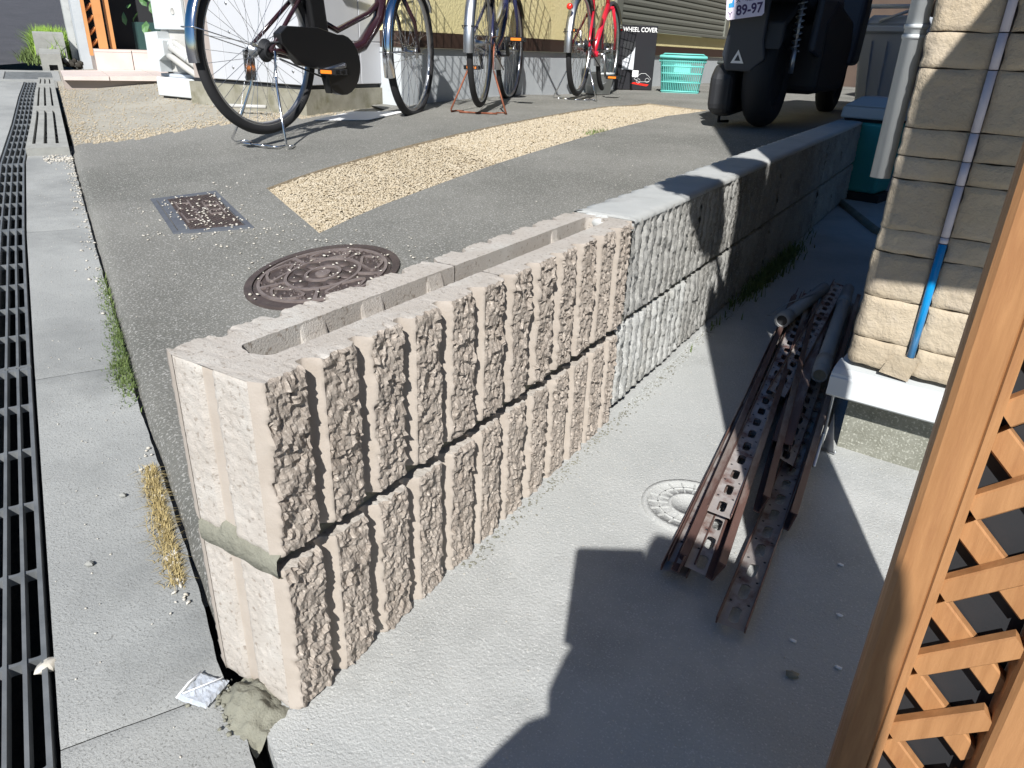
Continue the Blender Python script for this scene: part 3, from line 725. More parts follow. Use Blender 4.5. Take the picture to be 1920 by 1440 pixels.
# ---------------- brown steel bars and pipes in the yard ----------------
def channel(x0, y0, x1, y1, z, w=.034, fl=.011, slots=True, flip=False, rotx=0.0, label='', mat='rustweb'):
    L = math.hypot(x1 - x0, y1 - y0); t = thing('steel_channel', label, 'steel channel', (x0, y0, z), math.atan2(-(x1 - x0), (y1 - y0)), group='slotted steel channels piled beside the house')
    t.rotation_euler.y = rotx; th = .0022; mb = MB(); z0, z1 = (0, th)
    n = int(L / .05); p = L / n
    if slots:
        for i in range(n):
            ya, yb = i * p, (i + 1) * p; cy = (ya + yb) / 2; hx = .0066; hy = .0165; xa, xb = th, w - th; cx = w / 2; vs_o = []; vs_i = []
            K = 16
            for k in range(K):
                a = 2 * math.pi * k / K
                ix = cx + hx * math.cos(a) * 1.0; iy = cy + (hy - hx) * (0 if abs(math.sin(a)) < 1e-6 else 1 if math.sin(a) > 0 else -1) + hx * math.sin(a)
                c_, s_ = math.cos(a), math.sin(a); m_ = max(abs(c_), abs(s_)); vs_o.append((cx + (xb - xa) / 2 * c_ / m_, cy + (yb - ya) / 2 * s_ / m_)); vs_i.append((ix, iy))
            vs = [(*q, z1) for q in vs_o] + [(*q, z1) for q in vs_i] + [(*q, z0) for q in vs_i]
            mb.add(vs, [(k, (k + 1) % K, (k + 1) % K + K, k + K) for k in range(K)] + [(k + K, (k + 1) % K + K, (k + 1) % K + 2 * K, k + 2 * K) for k in range(K)])
        dots = MB()
        for i in range(n):
            for dx in (-.0115, .0115): dots.cyl((w / 2 + dx, (i + 1) * p, z1 - .001), (w / 2 + dx, (i + 1) * p, z1 + .0003), .0019, 8)
        dots.build('bolt_holes', 'blackmat', t, kind='stuff')
    else: mb.box(th, w - th, 0, L, z0, z1)
    mb.build('slotted_web' if slots else 'web', mat, t)
    up = fl if not flip else -fl
    for xa in (0, w - th):
        mb = MB(); a, b = min(0, up), max(th, up); mb.bbox(xa, xa + th, 0, L, a, b, .0006); mb.build('flange', 'ruststeel', t)
    return t
G_ = yard_z(1) + .001
chl = [('longest brown steel channel with open slots, rightmost and nearest in the pile', (.362, .372, .300, 1.86), .002, 1, False, 0),
       ('slotted channel lying at the far left underneath the pile', (.266, .432, .142, 1.94), .001, 1, False, 0),
       ('second slotted channel from the left, tucked behind the first', (.272, .440, .150, 1.80), .014, 1, False, .0),
       ('wide pale slotted channel catching the sun on the middle of the pile', (.296, .430, .168, 1.83), .022, 1, False, .16),
       ('slotted channel stacked on top of the pale one, its end set back', (.286, .556, .180, 1.80), .036, 1, False, .10),
       ('plain upright brown channel in the middle of the pile', (.338, .43, .205, 1.70), .016, 0, False, -1.15),
       ('plain brown channel on edge beside the middle of the pile', (.352, .62, .222, 1.74), .020, 0, False, -1.25),
       ('dark brown channel upside down towards the back right of the pile', (.318, .83, .222, 1.90), .040, 0, True, .05),
       ('short slotted channel upside down under the long grey pipe', (.330, .80, .262, 1.92), .028, 1, True, .35),
       ('brown channel on edge leaning against the left side of the pale one', (.293, .425, .165, 1.74), .012, 0, False, -1.3),
           ('dusty slotted channel lying across the back half of the pile', (.262, 1.02, .236, 1.93), .050, 1, False, .25),
           ('thin rusty channel on edge against the house foot', (.398, .62, .318, 1.88), .006, 0, False, -1.35)]
for lab, (a, b, c, d), z, s_, fl, rx in chl: channel(a, b, c, d, G_ + z, slots=bool(s_), flip=fl, rotx=rx, label=lab, mat='rustweb' if s_ else 'ruststeel', w=.044 if 'wide' in lab else (.038 if s_ else .034))
for k, (a, b, c, d) in enumerate(((.388, .78, .345, 1.55), (.396, .80, .352, 1.60))):
    mb = MB(); mb.tube([(a, b, G_ + .03), (c, d, G_ + .03)], .003, 8); o = recentre(mb.build('steel_rod', 'galv'), (a, b, G_ + .03))
    tag(o, ['thin grey steel rod beside the pipe, nearer the pile', 'thin grey steel rod beside the pipe, nearer the house'][k], 'steel rod', 'rods beside the pipe')
def pipe(x0, y0, z0, x1, y1, z1, r, lab, cpl):
    t = thing('drain_pipe', lab, 'pipe', (x0, y0, z0), group='grey plastic pipes on the pile'); a = Vector((x0, y0, z0)); b = Vector((x1, y1, z1)); L = (b - a).length; R_ = (b - a).to_track_quat('Z', 'Y').to_matrix()
    def sect(name, prof, m):
        mb = MB(); mb.lathe(prof, 28); mb.v = [tuple(R_ @ Vector(v)) for v in mb.v]; mb.build(name, m, t)
    sect('pipe_body', [(r * .8, .0), (r, .0), (r, L), (r * .8, L), (r * .8, .0)], 'pvcgrey'); 
    sect('end_cap', [(0, .004), (r * .79, .004)], 'plinth' if 'long' in lab else 'blackmat')
    for c0, c1 in cpl: sect('coupling', [(r, c0), (r * 1.13, c0), (r * 1.13, c1), (r, c1)], 'pvcgrey')
pipe(.340, 1.13, G_ + .062, .290, 1.86, G_ + .056, .0155, 'long grey plastic pipe lying on the right of the pile beside the house corner', [(.03, .10), (.56, .62)])
pipe(.196, 1.435, G_ + .062, .232, 1.80, G_ + .062, .0165, 'short grey plastic pipe with a dark open end lying askew on the pile', [(.0, .05)])
mb = MB(); mb.tube([(.17, 1.44, G_ + .07), (.15, 1.49, G_ + .05), (.185, 1.52, G_ + .082), (.24, 1.70, G_ + .08)], .0012, 6); o = recentre(mb.build('wire', 'galv'), (.17, 1.44, G_)); tag(o, 'thin bent wire looped around the short grey pipe', 'wire')

# ---------------- the house on the right ----------------
HA = (.414, .963, -.385); HR = math.atan2(-.089, .996)
t = thing('stone_clad_house', 'house corner clad in sand-coloured split stone with a white flashing over a speckled base', 'house', HA, HR)
mb = MB(); mb.box(0, 2.6, 0, 1.9, -.1, .112); mb.build('base_wall', 'granite', t)
mb = MB(); mb.box(.004, 2.596, .004, 1.896, .113, 3.6); mb.build('backing_wall', 'grout', t)
# joints measured on the corner: z above the yard base (local = world + .385)
zj = [.180, .229, .302, .377, .415, .493, .527, .568, .652, .70, .775, .86, .90]
while zj[-1] < 3.5: zj.append(zj[-1] + random.choice((.04, .075, .085)))
def stone(x0, x1, z0, z1, sd_, corner=False, detail=True):
    nx = max(6, int((x1 - x0) / .006)) if detail else 2; nzz = max(4, int((z1 - z0) / .005)) if detail else 2; rows = []
    for j in range(nzz + 1):
        z = z0 + (z1 - z0) * j / nzz; row = []
        for i in range(nx + 1):
            x = x0 + (x1 - x0) * i / nx; e = min(z - z0, z1 - z, x1 - x, (x - x0) + (0.03 if corner else 0)); d = -.030
            if e < .004: d += (.004 - e) * .9
            p = Vector((x * 14, z * 18, sd_)); d -= .0012 * noise.noise(p) + .0016 * noise.noise(p * 3.1) * (.5 if e > .008 else 1)
            if corner and x - x0 < .016: d += (.016 - (x - x0)) ** 2 * 35
            xx = x - .003 * noise.noise(Vector((z * 60, sd_, 0))) * (i == 0)
            row.append((xx, d, z + .002 * noise.noise(Vector((x * 40, z0, sd_))) * (j in (0, nzz))))
        rows.append(row)
    mb = MB(); mb.grid(rows, True, False)
    for e_, fl in ((rows[0], True), (rows[-1], False)): mb.grid([e_, [(p[0], 0, p[2]) for p in e_]], False, fl)
    cl2 = [r[0] for r in rows]; dep = .9 if corner else 0
    mb.grid([[p, (p[0] - (.004 if corner else 0), p[1] + .012, p[2]), (p[0] - (.005 if corner else 0), max(0, dep), p[2])] for p in cl2], False, True)
    mb.build('stone', 'tilewall', t)
SX = -.014
for k, (a, b) in enumerate(zip(zj, zj[1:])):
    det = a < 1.1
    stone(SX, .073, a + .0008, b - .0008, k * 3.7, corner=True, detail=det)
    stone(.087, .44 + .06 * (k % 3), a + .0008, b - .0008, k * 3.7 + 50, detail=det)
    stone(.442 + .06 * (k % 3), 2.6, a + .0008, b - .0008, k * 3.7 + 90, detail=False)
# sealant strip between the stones, upper part pale, lower part covered in blue film
seg = [z for z in zj if z > .40]
mb = MB(); mb.tube([(.080, -.0315, .215), (.080, -.0315, .404)], .0062, 12); mb.build('blue_film_strip', 'blue', t)
prev = .405
for z in seg[:9] + [3.5]:
    mb = MB(); mb.tube([(.080, -.031, prev + .0008), (.080, -.031, z - .0008)], .0060, 12); mb.build('sealant_strip', 'lilac', t); prev = z
# cracked corner of a stone at the foot of the strip
mb = MB(); mb.add([(.040, -.0345, .178), (.086, -.0345, .172), (.094, -.036, .214), (.060, -.037, .216), (.047, -.036, .198)], [(0, 1, 2, 3, 4)]); mb.add([(.040, -.030, .178), (.086, -.030, .172), (.094, -.030, .214), (.060, -.030, .216), (.047, -.030, .198)], [(4, 3, 2, 1, 0)])
mb.build('stone_chip', 'tilewall', t)
# flashing
prof = [(.004, .172), (-.036, .168), (-.052, .162), (-.053, .158), (-.056, .156), (-.0585, .124), (-.054, .120), (-.004, .120)]
mb = MB(); vs = []; 
for xe, sgn in ((-.030, -1), (2.6, 1)): vs += [(xe, y, z) for y, z in prof]
mb.add(vs, [tuple(range(8))[::-1], tuple(range(8, 16))] + [(i, i + 1, i + 9, i + 8) for i in range(7)])
mb.build('flashing', 'pvcwhite', t)
mb = MB(); mb.box(-.0285, -.003, .004, 1.9, .121, .168); mb.build('flashing', 'pvcwhite', t)
# far building parts
t2 = thing('wall_bracket', 'small folded galvanised bracket standing at the foot of the house corner', 'bracket', (.392, .93, G_))
mb = MB(); mb.bbox(-.004, 0, 0, .012, 0, .15, .001); mb.add([(.0, 0, .0), (.022, -.006, 0), (.006, 0, .075), (.0, .003, 0), (.022, -.003, 0), (.006, .003, .075)], [(0, 1, 2), (5, 4, 3), (0, 3, 4, 1), (1, 4, 5, 2)]); mb.tube([(-.004, 0, .002), (.024, -.008, .002), (.024, -.008, .008)], .0022, 6)
mb.build('plate', 'galv', t2)
# downspout beside the house, further back
t2 = thing('downspout', 'white plastic downspout pipe running down beside the stone clad corner', 'downspout', (.3745, .998, .098))
mb = MB(); mb.lathe([(.0135, .001), (.0155, .001), (.0155, 2.6), (.0135, 2.6), (.0135, .001)], 28); mb.build('pipe_body', 'pvcwhite', t2)
for z in (.208, .222):
    mb = MB(); mb.lathe([(.0157, z), (.0172, z), (.0172, z + .006), (.0157, z + .006)], 28); mb.build('pipe_clip', 'pvcwhite', t2)
# back building behind the alley
t2 = thing('rear_building', 'dark brown building closing the alley behind the bins', 'building', (.6, 7.5, -.4))
mb = MB(); mb.box(-2.9, 5, 3.0, 3.3, 0, 4.5); mb.build('wall', 'darkwall', t2)
mb = MB(); mb.box(.35, .6, -3.6, 3.0, 0, 4.2); mb.build('side_wall', 'darkwall', t2)
mb = MB(); mb.box(-.25, .34, 2.9, 2.999, .55, 1.6); mb.build('window', 'blackpl', t2)
# low kerb of the alley
mb = MB(); mb.tube([(.0, 3.62, -.372), (.24, 3.0, -.372), (.6, 2.4, -.372)], .022, 6); o = recentre(mb.build('alley_kerb', 'plinth'), (.2, 3.1, -.372)); tag(o, 'narrow raised kerb crossing the shaded alley in front of the teal bin', 'kerb')

# ---------------- wooden lattice screen at the right edge ----------------
PY = .175
t = thing('lattice_fence', 'orange-brown timber lattice screen close to the camera, on the right', 'lattice fence', (.52, PY, -.385))
def stile(x0, x1, z0, z1, y0=-.018, y1=.018, rim=True):
    mb = MB(); pr = [(x0, y1), (x0, y0 + .008), (x0 + .002, y0 + .003), (x0 + .006, y0)] + ([(x1 - .0085, y0), (x1 - .0075, y0 + .0015), (x1 - .0062, y0 - .0005)] if rim else []) + [(x1 - .003, y0), (x1, y0 + .003), (x1, y1)]
    n = len(pr); zs = np.linspace(z0, z1, 2); vs = [(x, y, z) for z in zs for x, y in pr]
    mb.add(vs, [tuple(range(n))[::-1], tuple(range(n, 2 * n))] + [(i, (i + 1) % n, (i + 1) % n + n, i + n) for i in range(n)]); return wpart(mb, 'stile', 'wood', t)
stile(.5175, .5525, -.384, .90, PY - .018, PY + .018)
stile(.613, .702, -.384, .66, PY - .018, PY + .018)
mb = MB(); mb.bbox(.5527, .6128, PY - .012, PY + .012, -.384, -.345, .002); wpart(mb, 'bottom_rail', 'wood', t)
def slat(c, ang, L_, y0, y1, w=.0185):
    d = Vector((math.cos(ang), 0, math.sin(ang))); n_ = Vector((-d.z, 0, d.x)) * w / 2; c = Vector((c[0], 0, c[1])); 
    # clip to the opening
    t0 = (.5535 - c.x) / d.x; t1 = (.6125 - c.x) / d.x
    if t0 > t1: t0, t1 = t1, t0
    a, b = c + d * t0, c + d * t1; mb = MB(); Y0, Y1 = Vector((0, PY + y0, 0)), Vector((0, PY + y1, 0)); ch = n_ * .85
    v = []
    for p in (a, b):
        for off in (Y1 - n_, Y1 + n_, Y0 + Vector((0, .0015, 0)) + n_, Y0 + ch, Y0 - ch, Y0 + Vector((0, .0015, 0)) - n_): v.append(p + off)
    n = 6; mb.add(v, [tuple(range(n))[::-1], tuple(range(n, 2 * n))] + [(i, (i + 1) % n, (i + 1) % n + n, i + n) for i in range(n)]); wpart(mb, 'slat', 'wood', t)
z = -.084 - .0125 - .075 * 3
while z < .2:
    slat((.545, z), math.radians(42), .1, -.011, -.001); z += .075
z = -.031 - .075 * 3
while z < .26:
    slat((.552, z), math.radians(-44), .1, .000, .010); z += .075
mb = MB(); mb.box(.5535, .6125, PY + .0125, PY + .0165, -.344, .168); wpart(mb, 'shade_sheet', 'blackmat', t)  # added dark sheet, stands in for shadow behind the slats, stops sun spots
# added boards above, unseen, outlined to cast shade on the house and walls
mb = MB(); mb.prism([(.5527, .17), (.6128, .17), (.6128, .90), (.5527, .90)], 'y', PY - .008, PY + .008); wpart(mb, 'shade_infill', 'wood', t)
mb = MB(); mb.prism([(.6130, .662), (.692, .662), (.692, 1.44), (.66, 1.44), (.575, 1.25), (.575, 1.0), (.545, .98), (.545, .902), (.6130, .902)], 'y', PY - .008, PY + .008); wpart(mb, 'shade_board', 'wood', t)
t = thing('shade_screen', 'added boarded timber screen outside the right edge, unseen, shaped to shade the house wall', 'screen', (1.2, PY + .02, 0))  # added out of view, outline cut to shade the house wall
mb = MB(); mb.prism([(.715, .652), (2.4, .652), (2.4, 2.4), (1.45, 2.4), (.716, .945)], 'y', PY - .01, PY + .014); wpart(mb, 'board', 'wood', t)
mb = MB(); mb.box(2.3, 2.38, PY - .05, PY - .0105, -.385, 2.35); wpart(mb, 'post', 'wood', t)
# added unseen shrub, its balls placed to cast rounded shade on the old wall
t = thing('shade_topiary', 'added shrub with two leafy balls outside the right edge, unseen, there to shade the old wall', 'potted shrub', (.70, .10, -.385))
Y0 = .10; k_ = Vector((.375, -.927, .855)) / -.927 * -1
def proj(x, z, Y=Y0): d = (PY - Y) / .927; return (x + .375 * d, Y, z + .855 * d)
mb = MB(); mb.tube([proj(.66, .66), proj(.66, 1.0), proj(.62, 1.3)], .02, 8); wpart(mb, 'trunk', 'brown', t)
def ball(c, r, sc_, n):
    c = Vector(c); mb = MB(); mb.sphere(c, r * .93, 20, sc_, .12)
    for _ in range(n):
        v = Vector((random.gauss(0, 1), random.gauss(0, 1), random.gauss(0, 1))).normalized(); p = c + Vector((v.x * sc_[0], v.y * sc_[1], v.z * sc_[2])) * r
        u = v.cross(Vector((random.random(), random.random(), 1))).normalized() * .011; w = v.cross(u).normalized() * .006
        mb.add([p - u, p + w, p + u, p - w], [(0, 1, 2, 3)])
    wpart(mb, 'crown', 'leaf', t)
ball(proj(.600, 1.40), .11, (1.0, .7, 1.45), 300)
ball(proj(.435, 1.02), .10, (1.05, .7, 1.25), 300)
mb = MB(); mb.tube([proj(.66, .9), proj(.50, 1.0)], .012, 8); wpart(mb, 'branch', 'brown', t)
# the person holding the phone, just behind the camera (only the shadow falls into view)
t = thing('person', 'person crouching with a phone held out, seen only by the shadow on the paving', 'person', (.85, -1.0, -.385))
def skin(name, joints, edges_, mat, par):
    me = bpy.data.meshes.new(name); b = BASES[par.name]; me.from_pydata([tuple(Vector(j[:3]) - b) for j in joints], edges_, []); me.materials.append(M[mat]); o = bpy.data.objects.new(name, me); COL.objects.link(o); o.parent = par
    sk = o.modifiers.new('skin', 'SKIN')
    for i, j in enumerate(joints): me.skin_vertices[0].data[i].radius = (j[3], j[3]); me.skin_vertices[0].data[i].use_root = (i == 0)
    o.modifiers.new('sub', 'SUBSURF').levels = 1; return o
J = [(.765, -.72, .12, .15), (.76, -.71, .32, .145), (.77, -.67, .48, .08), (.80, -.66, .685, .08), (.735, -.62, .62, .085), (.66, -.60, .42, .075), (.60, -.50, .38, .055), (.59, -.45, .37, .045), (.66, -.55, .16, .12), (.545, -.55, .15, .135), (.52, -.56, -.04, .13), (.56, -.60, -.30, .09), (.85, -.72, -.05, .12), (.85, -.70, -.30, .09), (.575, -.56, .25, .07)]
Eg = [(0, 1), (1, 2), (2, 3), (2, 4), (2, 5), (5, 6), (6, 7), (0, 8), (8, 9), (9, 10), (10, 11), (0, 12), (12, 13), (5, 14)]
skin('body', J, Eg, 'blackmat', t)
t = thing('phone', 'phone held in the hand of the photographer, outside the frame', 'phone', (.53, -.40, .3))
mb = MB(); mb.prism([(.478, .215), (.585, .235), (.580, .420), (.478, .374)], 'y', -.412, -.402); wpart(mb, 'phone_body', 'blackpl', t)

# ---------------- yellow house front, shutter ----------------
HX = -2.44
t = thing('yellow_house', 'house front with yellow stucco over a grey base and an olive roller shutter', 'house', (HX, 6.2, -.1))
mb = MB()
mb.box(HX - .3, HX, 3.22, 6.12, .34, 3.2); mb.box(HX - .3, HX, 9.5, 9.78, .34, 3.2); mb.box(HX - .3, HX, 6.12, 9.5, .34, .455); mb.box(HX - .3, HX, 6.12, 9.5, 1.9, 3.2)
wpart(mb, 'stucco_wall', 'yellow', t)
mb = MB(); mb.box(HX - .3, HX - .012, 3.22, 9.78, -.3, .25); wpart(mb, 'base_wall', 'greybase', t)
mb = MB(); mb.box(HX - .3, HX + .006, 3.22, 9.78, .253, .337); wpart(mb, 'drip_board', 'brown', t)
mb = MB(); mb.bbox(HX + .001, HX + .03, 6.10, 6.24, .465, 1.95, .003); wpart(mb, 'shutter_rail', 'shutter', t); mb = MB(); mb.bbox(HX + .001, HX + .03, 9.36, 9.5, .465, 1.95, .003); wpart(mb, 'shutter_rail', 'shutter', t)
mb = MB(); mb.bbox(HX + .001, HX + .045, 6.2, 9.42, .457, .485, .004); wpart(mb, 'shutter_sill', 'shutter', t)
for i in range(14):
    z = .487 + i * .058; mb = MB(); pr = [(HX - .02, z), (HX + .004, z), (HX + .014, z + .008), (HX + .016, z + .03), (HX + .010, z + .05), (HX - .002, z + .0565), (HX - .02, z + .0565)]
    mb.prism([(x, q) for x, q in pr], 'y', 6.245, 9.355); wpart(mb, 'shutter_slat', 'shutter', t)
# ---------------- panelled cabinet on plinth ----------------
CX, CY = -2.60, 2.60
t = thing('storage_cabinet', 'white panelled cabinet on a mossy concrete plinth behind the nearest bicycle', 'cabinet', (CX, CY, -.1))
mb = MB(); rows = []
mb.box(CX - .95, CX + .0, CY - .0, 3.30, -.35, .030); wpart(mb, 'plinth', 'plinth', t)
mb = MB(); mb.box(CX - .93, CX - .02, CY + .02, 3.30, .0305, .048); wpart(mb, 'dark_gap', 'blackmat', t)
def panel(x0, x1, y0, y1, z0, z1): mb = MB(); mb.bbox(x0, x1, y0, y1, z0, z1, .003); wpart(mb, 'panel', 'panelwhite', t)
mb = MB(); mb.box(CX - .92, CX - .02, CY + .02, 3.29, .05, 1.8); wpart(mb, 'carcass', 'grout', t)
for z0, z1 in ((.052, .273), (.276, .80), (.803, 1.8)):
    panel(CX - .018, CX - .004, CY + .012, 3.045, z0, z1); panel(CX - .018, CX - .004, 3.048, 3.29, z0, z1)
for z0, z1 in ((.052, .47), (.473, 1.8)):
    panel(CX - .62, CX - .020, CY + .004, CY + .018, z0, z1); panel(CX - .73, CX - .623, CY + .004, CY + .018, z0, z1)
for z in (.12, .30, .44): 
    mb = MB(); mb.cyl((CX - .08, CY + .004, z), (CX - .08, CY - .001, z), .007, 10); mb.cyl((CX - .55, CY + .004, z), (CX - .55, CY - .001, z), .007, 10); wpart(mb, 'screw', 'alu', t, kind='stuff')
mb = MB(); mb.box(CX - .93, CX - .74, CY + .06, CY + .09, .06, 1.8); wpart(mb, 'dark_panel', 'brown', t)
# ---------------- air conditioner outdoor unit ----------------
t = thing('air_conditioner_unit', 'cream air conditioner outdoor unit with insulated pipes, standing on a white foot block', 'air conditioner', (-3.75, 2.75, -.08))
mb = MB(); mb.bbox(-3.95, -3.36, 2.66, 2.95, -.075, .035, .004); wpart(mb, 'foot_block', 'pvcwhite', t)
mb = MB(); mb.box(-3.93, -3.38, 2.68, 2.93, -.11, -.077); wpart(mb, 'rubber_foot', 'blackmat', t)
mb = MB(); mb.bbox(-3.93, -3.40, 2.72, 3.02, .055, .72, .012); wpart(mb, 'casing', 'offwhite', t)
mb = MB(); mb.prism([(-3.965, .075), (-3.86, .065), (-3.86, .13), (-3.80, .16), (-3.80, .24), (-3.84, .25), (-3.84, .29), (-3.965, .28)], 'y', 2.64, 2.719); wpart(mb, 'valve_cover', 'pvcwhite', t)
mb = MB(); mb.bbox(-3.94, -3.66, 2.695, 2.7195, .30, .72, .004); wpart(mb, 'service_panel', 'pvcwhite', t)
mb = MB(); mb.lathe([(0, .0), (.016, .0), (.018, -.003), (.018, .01)], 16, (-3.74, 0, 0)); 
mb.v = [(x, 2.694 + z * 1, .40 + y) for x, y, z in mb.v]; wpart(mb, 'screw', 'offwhite', t)
mb = MB(); mb.box(-3.95, -3.40, 2.70, 2.99, .037, .054); wpart(mb, 'base_rail', 'greybin', t)
for k, (z, r, y) in enumerate(((.225, .021, 2.68), (.195, .019, 2.66), (.150, .019, 2.645))):
    mb = MB(); mb.tube([(-3.80, y + .05, z), (-3.76, y, z + .004), (-3.70, y - .02, z - .004), (-3.60, y - .02, z - .05), (-3.50, y, z - .105), (-3.35, y + .04, .05 + .02 * k), (-3.1, y + .08, .03 + .02 * k), (-2.9, y + .10, .02 + .02 * k)], r, 12); wpart(mb, 'insulated_pipe', 'offwhite', t)
mb = MB()
for i in range(10):
    a = Vector((-3.765 + .02 * i, 2.665 - .003 * i, .224 - .0085 * i)); d = Vector((1, 0, -.45)).normalized(); mb.cyl(a, a + d * .007, .0235, 12)
wpart(mb, 'pipe_ribs', 'pvcwhite', t)
mb = MB(); a, b = Vector((-3.12, 2.42, -.07)), Vector((-2.80, 2.50, -.062)); mb.tube([a, b], .010, 12); o = recentre(mb.build('drain_hose_end', 'offwhite'), a); tag(o, 'short pale drain pipe lying on the gravel below the air conditioner', 'pipe')

# ---------------- tiled porch and things at the far left ----------------
def sqz(s, q, z): p = W(s, q); return (p[0], p[1], z)
t = thing('tiled_porch', 'low porch step of pinkish tiles at the far end of the kerb', 'porch', sqz(6.0, .3, -.03))
def ptile(s0, s1, q0, q1, z0, z1):
    mb = MB(); g = .003
    mb.hexa([sqz(s0 + g, q0 + g, z0), sqz(s0 + g, q1 - g, z0), sqz(s1 - g, q1 - g, z0), sqz(s1 - g, q0 + g, z0), sqz(s0 + g, q0 + g, z1), sqz(s0 + g, q1 - g, z1), sqz(s1 - g, q1 - g, z1), sqz(s1 - g, q0 + g, z1)]); wpart(mb, 'tile', 'tile', t)
mb = MB(); mb.hexa([sqz(5.55, .04, -.2), sqz(5.55, 1.3, -.2), sqz(6.6, 1.3, -.2), sqz(6.6, .04, -.2), sqz(5.55, .04, -.012), sqz(5.55, 1.3, .012), sqz(6.6, 1.3, .012), sqz(6.6, .04, -.012)]); wpart(mb, 'mortar_base', 'grout', t)
qs = [.04, .32, .62, .92, 1.3]
for a, b in zip(qs, qs[1:]):
    for s0, s1 in ((5.5, 6.0), (6.0, 6.5)):
        mb = MB(); g = .003; f = lambda q: -.012 + .02 * q + .003
        mb.hexa([sqz(s0 + g, a + g, -.03), sqz(s0 + g, b - g, -.03), sqz(s1 - g, b - g, -.03), sqz(s1 - g, a + g, -.03), sqz(s0 + g, a + g, f(a)), sqz(s0 + g, b - g, f(b)), sqz(s1 - g, b - g, f(b)), sqz(s1 - g, a + g, f(a))]); wpart(mb, 'tile', 'tile', t)
for k in range(5):   # riser and its top
    a = .30 + k * .27; z1 = .13; ptile(6.5, 6.53, a, a + .27, -.02, z1); ptile(6.5, 6.8, a, a + .27, z1 + .002, z1 + .02)
mb = MB(); mb.hexa([sqz(6.535, .30, -.1), sqz(6.535, 1.7, -.1), sqz(7.6, 1.7, -.1), sqz(7.6, .30, -.1), sqz(6.535, .30, .131), sqz(6.535, 1.7, .131), sqz(7.6, 1.7, .131), sqz(7.6, .30, .131)]); wpart(mb, 'step_body', 'grout', t)
t = thing('porch_lattice', 'orange timber lattice post standing on the porch at the far left', 'lattice fence', sqz(6.75, .42, .15))
def vbox(mb, s0, s1, q0, q1, z0, z1): return mb.hexa([sqz(s0, q0, z0), sqz(s0, q1, z0), sqz(s1, q1, z0), sqz(s1, q0, z0), sqz(s0, q0, z1), sqz(s0, q1, z1), sqz(s1, q1, z1), sqz(s1, q0, z1)])
mb = vbox(MB(), 6.62, 6.70, .350, .415, .152, 2.2); wpart(mb, 'post', 'woodfar', t)
mb = vbox(MB(), 6.66, 6.72, .435, .475, .152, 2.2); wpart(mb, 'post', 'woodfar', t)
mb = vbox(MB(), 6.60, 6.66, .275, .300, .10, 2.2); wpart(mb, 'stile', 'woodfar', t)
for i in range(14):
    z = .17 + i * .085; mb = MB(); p, q = Vector(sqz(6.655, .300, z)), Vector(sqz(6.655, .350, z + .05)); mb.tube([p, q], .012, 4); wpart(mb, 'slat', 'woodfar', t)
t = thing('grey_gate_pillar', 'pale grey rendered pillar beside the lattice at the far left', 'pillar', sqz(7.3, .2, 0))
mb = vbox(MB(), 7.15, 7.6, .225, .32, -.05, 2.4); wpart(mb, 'shaft', 'greybase', t)
mb = vbox(MB(), 7.605, 7.9, .170, .224, -.05, 2.4); wpart(mb, 'white_edge', 'oldtop', t)
t = thing('green_bin', 'dark green bin in the shade behind the porch lattice', 'bin', sqz(7.0, .72, .15))
mb = vbox(MB(), 6.75, 7.1, .66, .86, .152, .36); wpart(mb, 'body', 'darkgreen', t)
t = thing('dark_entrance', 'entrance recess of the neighbouring house behind the leafy plant, its shade painted as a black wall', 'building', sqz(8, 1, 0))
mb = vbox(MB(), 7.7, 7.9, .32, 2.4, .0, 2.6); wpart(mb, 'shade_wall', 'blackmat', t)  # matt black wall carries the deep shade in its colour
mb = vbox(MB(), 6.72, 7.69, 1.55, 1.65, .0, 2.6); wpart(mb, 'side_wall', 'darkwall', t)
t = thing('leafy_plant', 'green leafy potted plant catching the sun in the dark entrance', 'plant', sqz(6.95, 1.0, .15))
mb = MB()
for i in range(9):
    p = Vector(sqz(6.95, 1.0, .16)); q = Vector(sqz(6.95 + random.uniform(-.2, .2), 1.0 + random.uniform(-.25, .25), random.uniform(.3, .85))); mb.tube([p, (p + q) / 2 + Vector((0, 0, .08)), q], .004, 5)
wpart(mb, 'stem', 'grass', t)
for i in range(110):
    c = Vector(sqz(6.85 + random.gauss(0, .12), 1.0 + random.gauss(0, .16), .22 + abs(random.gauss(.25, .2)))); n_ = Vector((random.gauss(.2, .5), random.gauss(-.6, .4), random.gauss(.8, .4))).normalized(); a = n_.cross(Vector((random.gauss(0, 1), random.gauss(0, 1), .2))).normalized(); b = n_.cross(a); r = random.uniform(.035, .07)
    mb = MB(); mb.add([c - a * r, c - a * r * .3 + b * r * .55, c + a * r * .5 + b * r * .4, c + a * r * 1.15 - n_ * r * .25, c + a * r * .5 - b * r * .4, c - a * r * .3 - b * r * .55, c + n_ * r * .12], [(0, 6, 1), (1, 6, 2), (2, 6, 3), (3, 6, 4), (4, 6, 5), (5, 6, 0)]); wpart(mb, 'leaf', 'leaf', t)
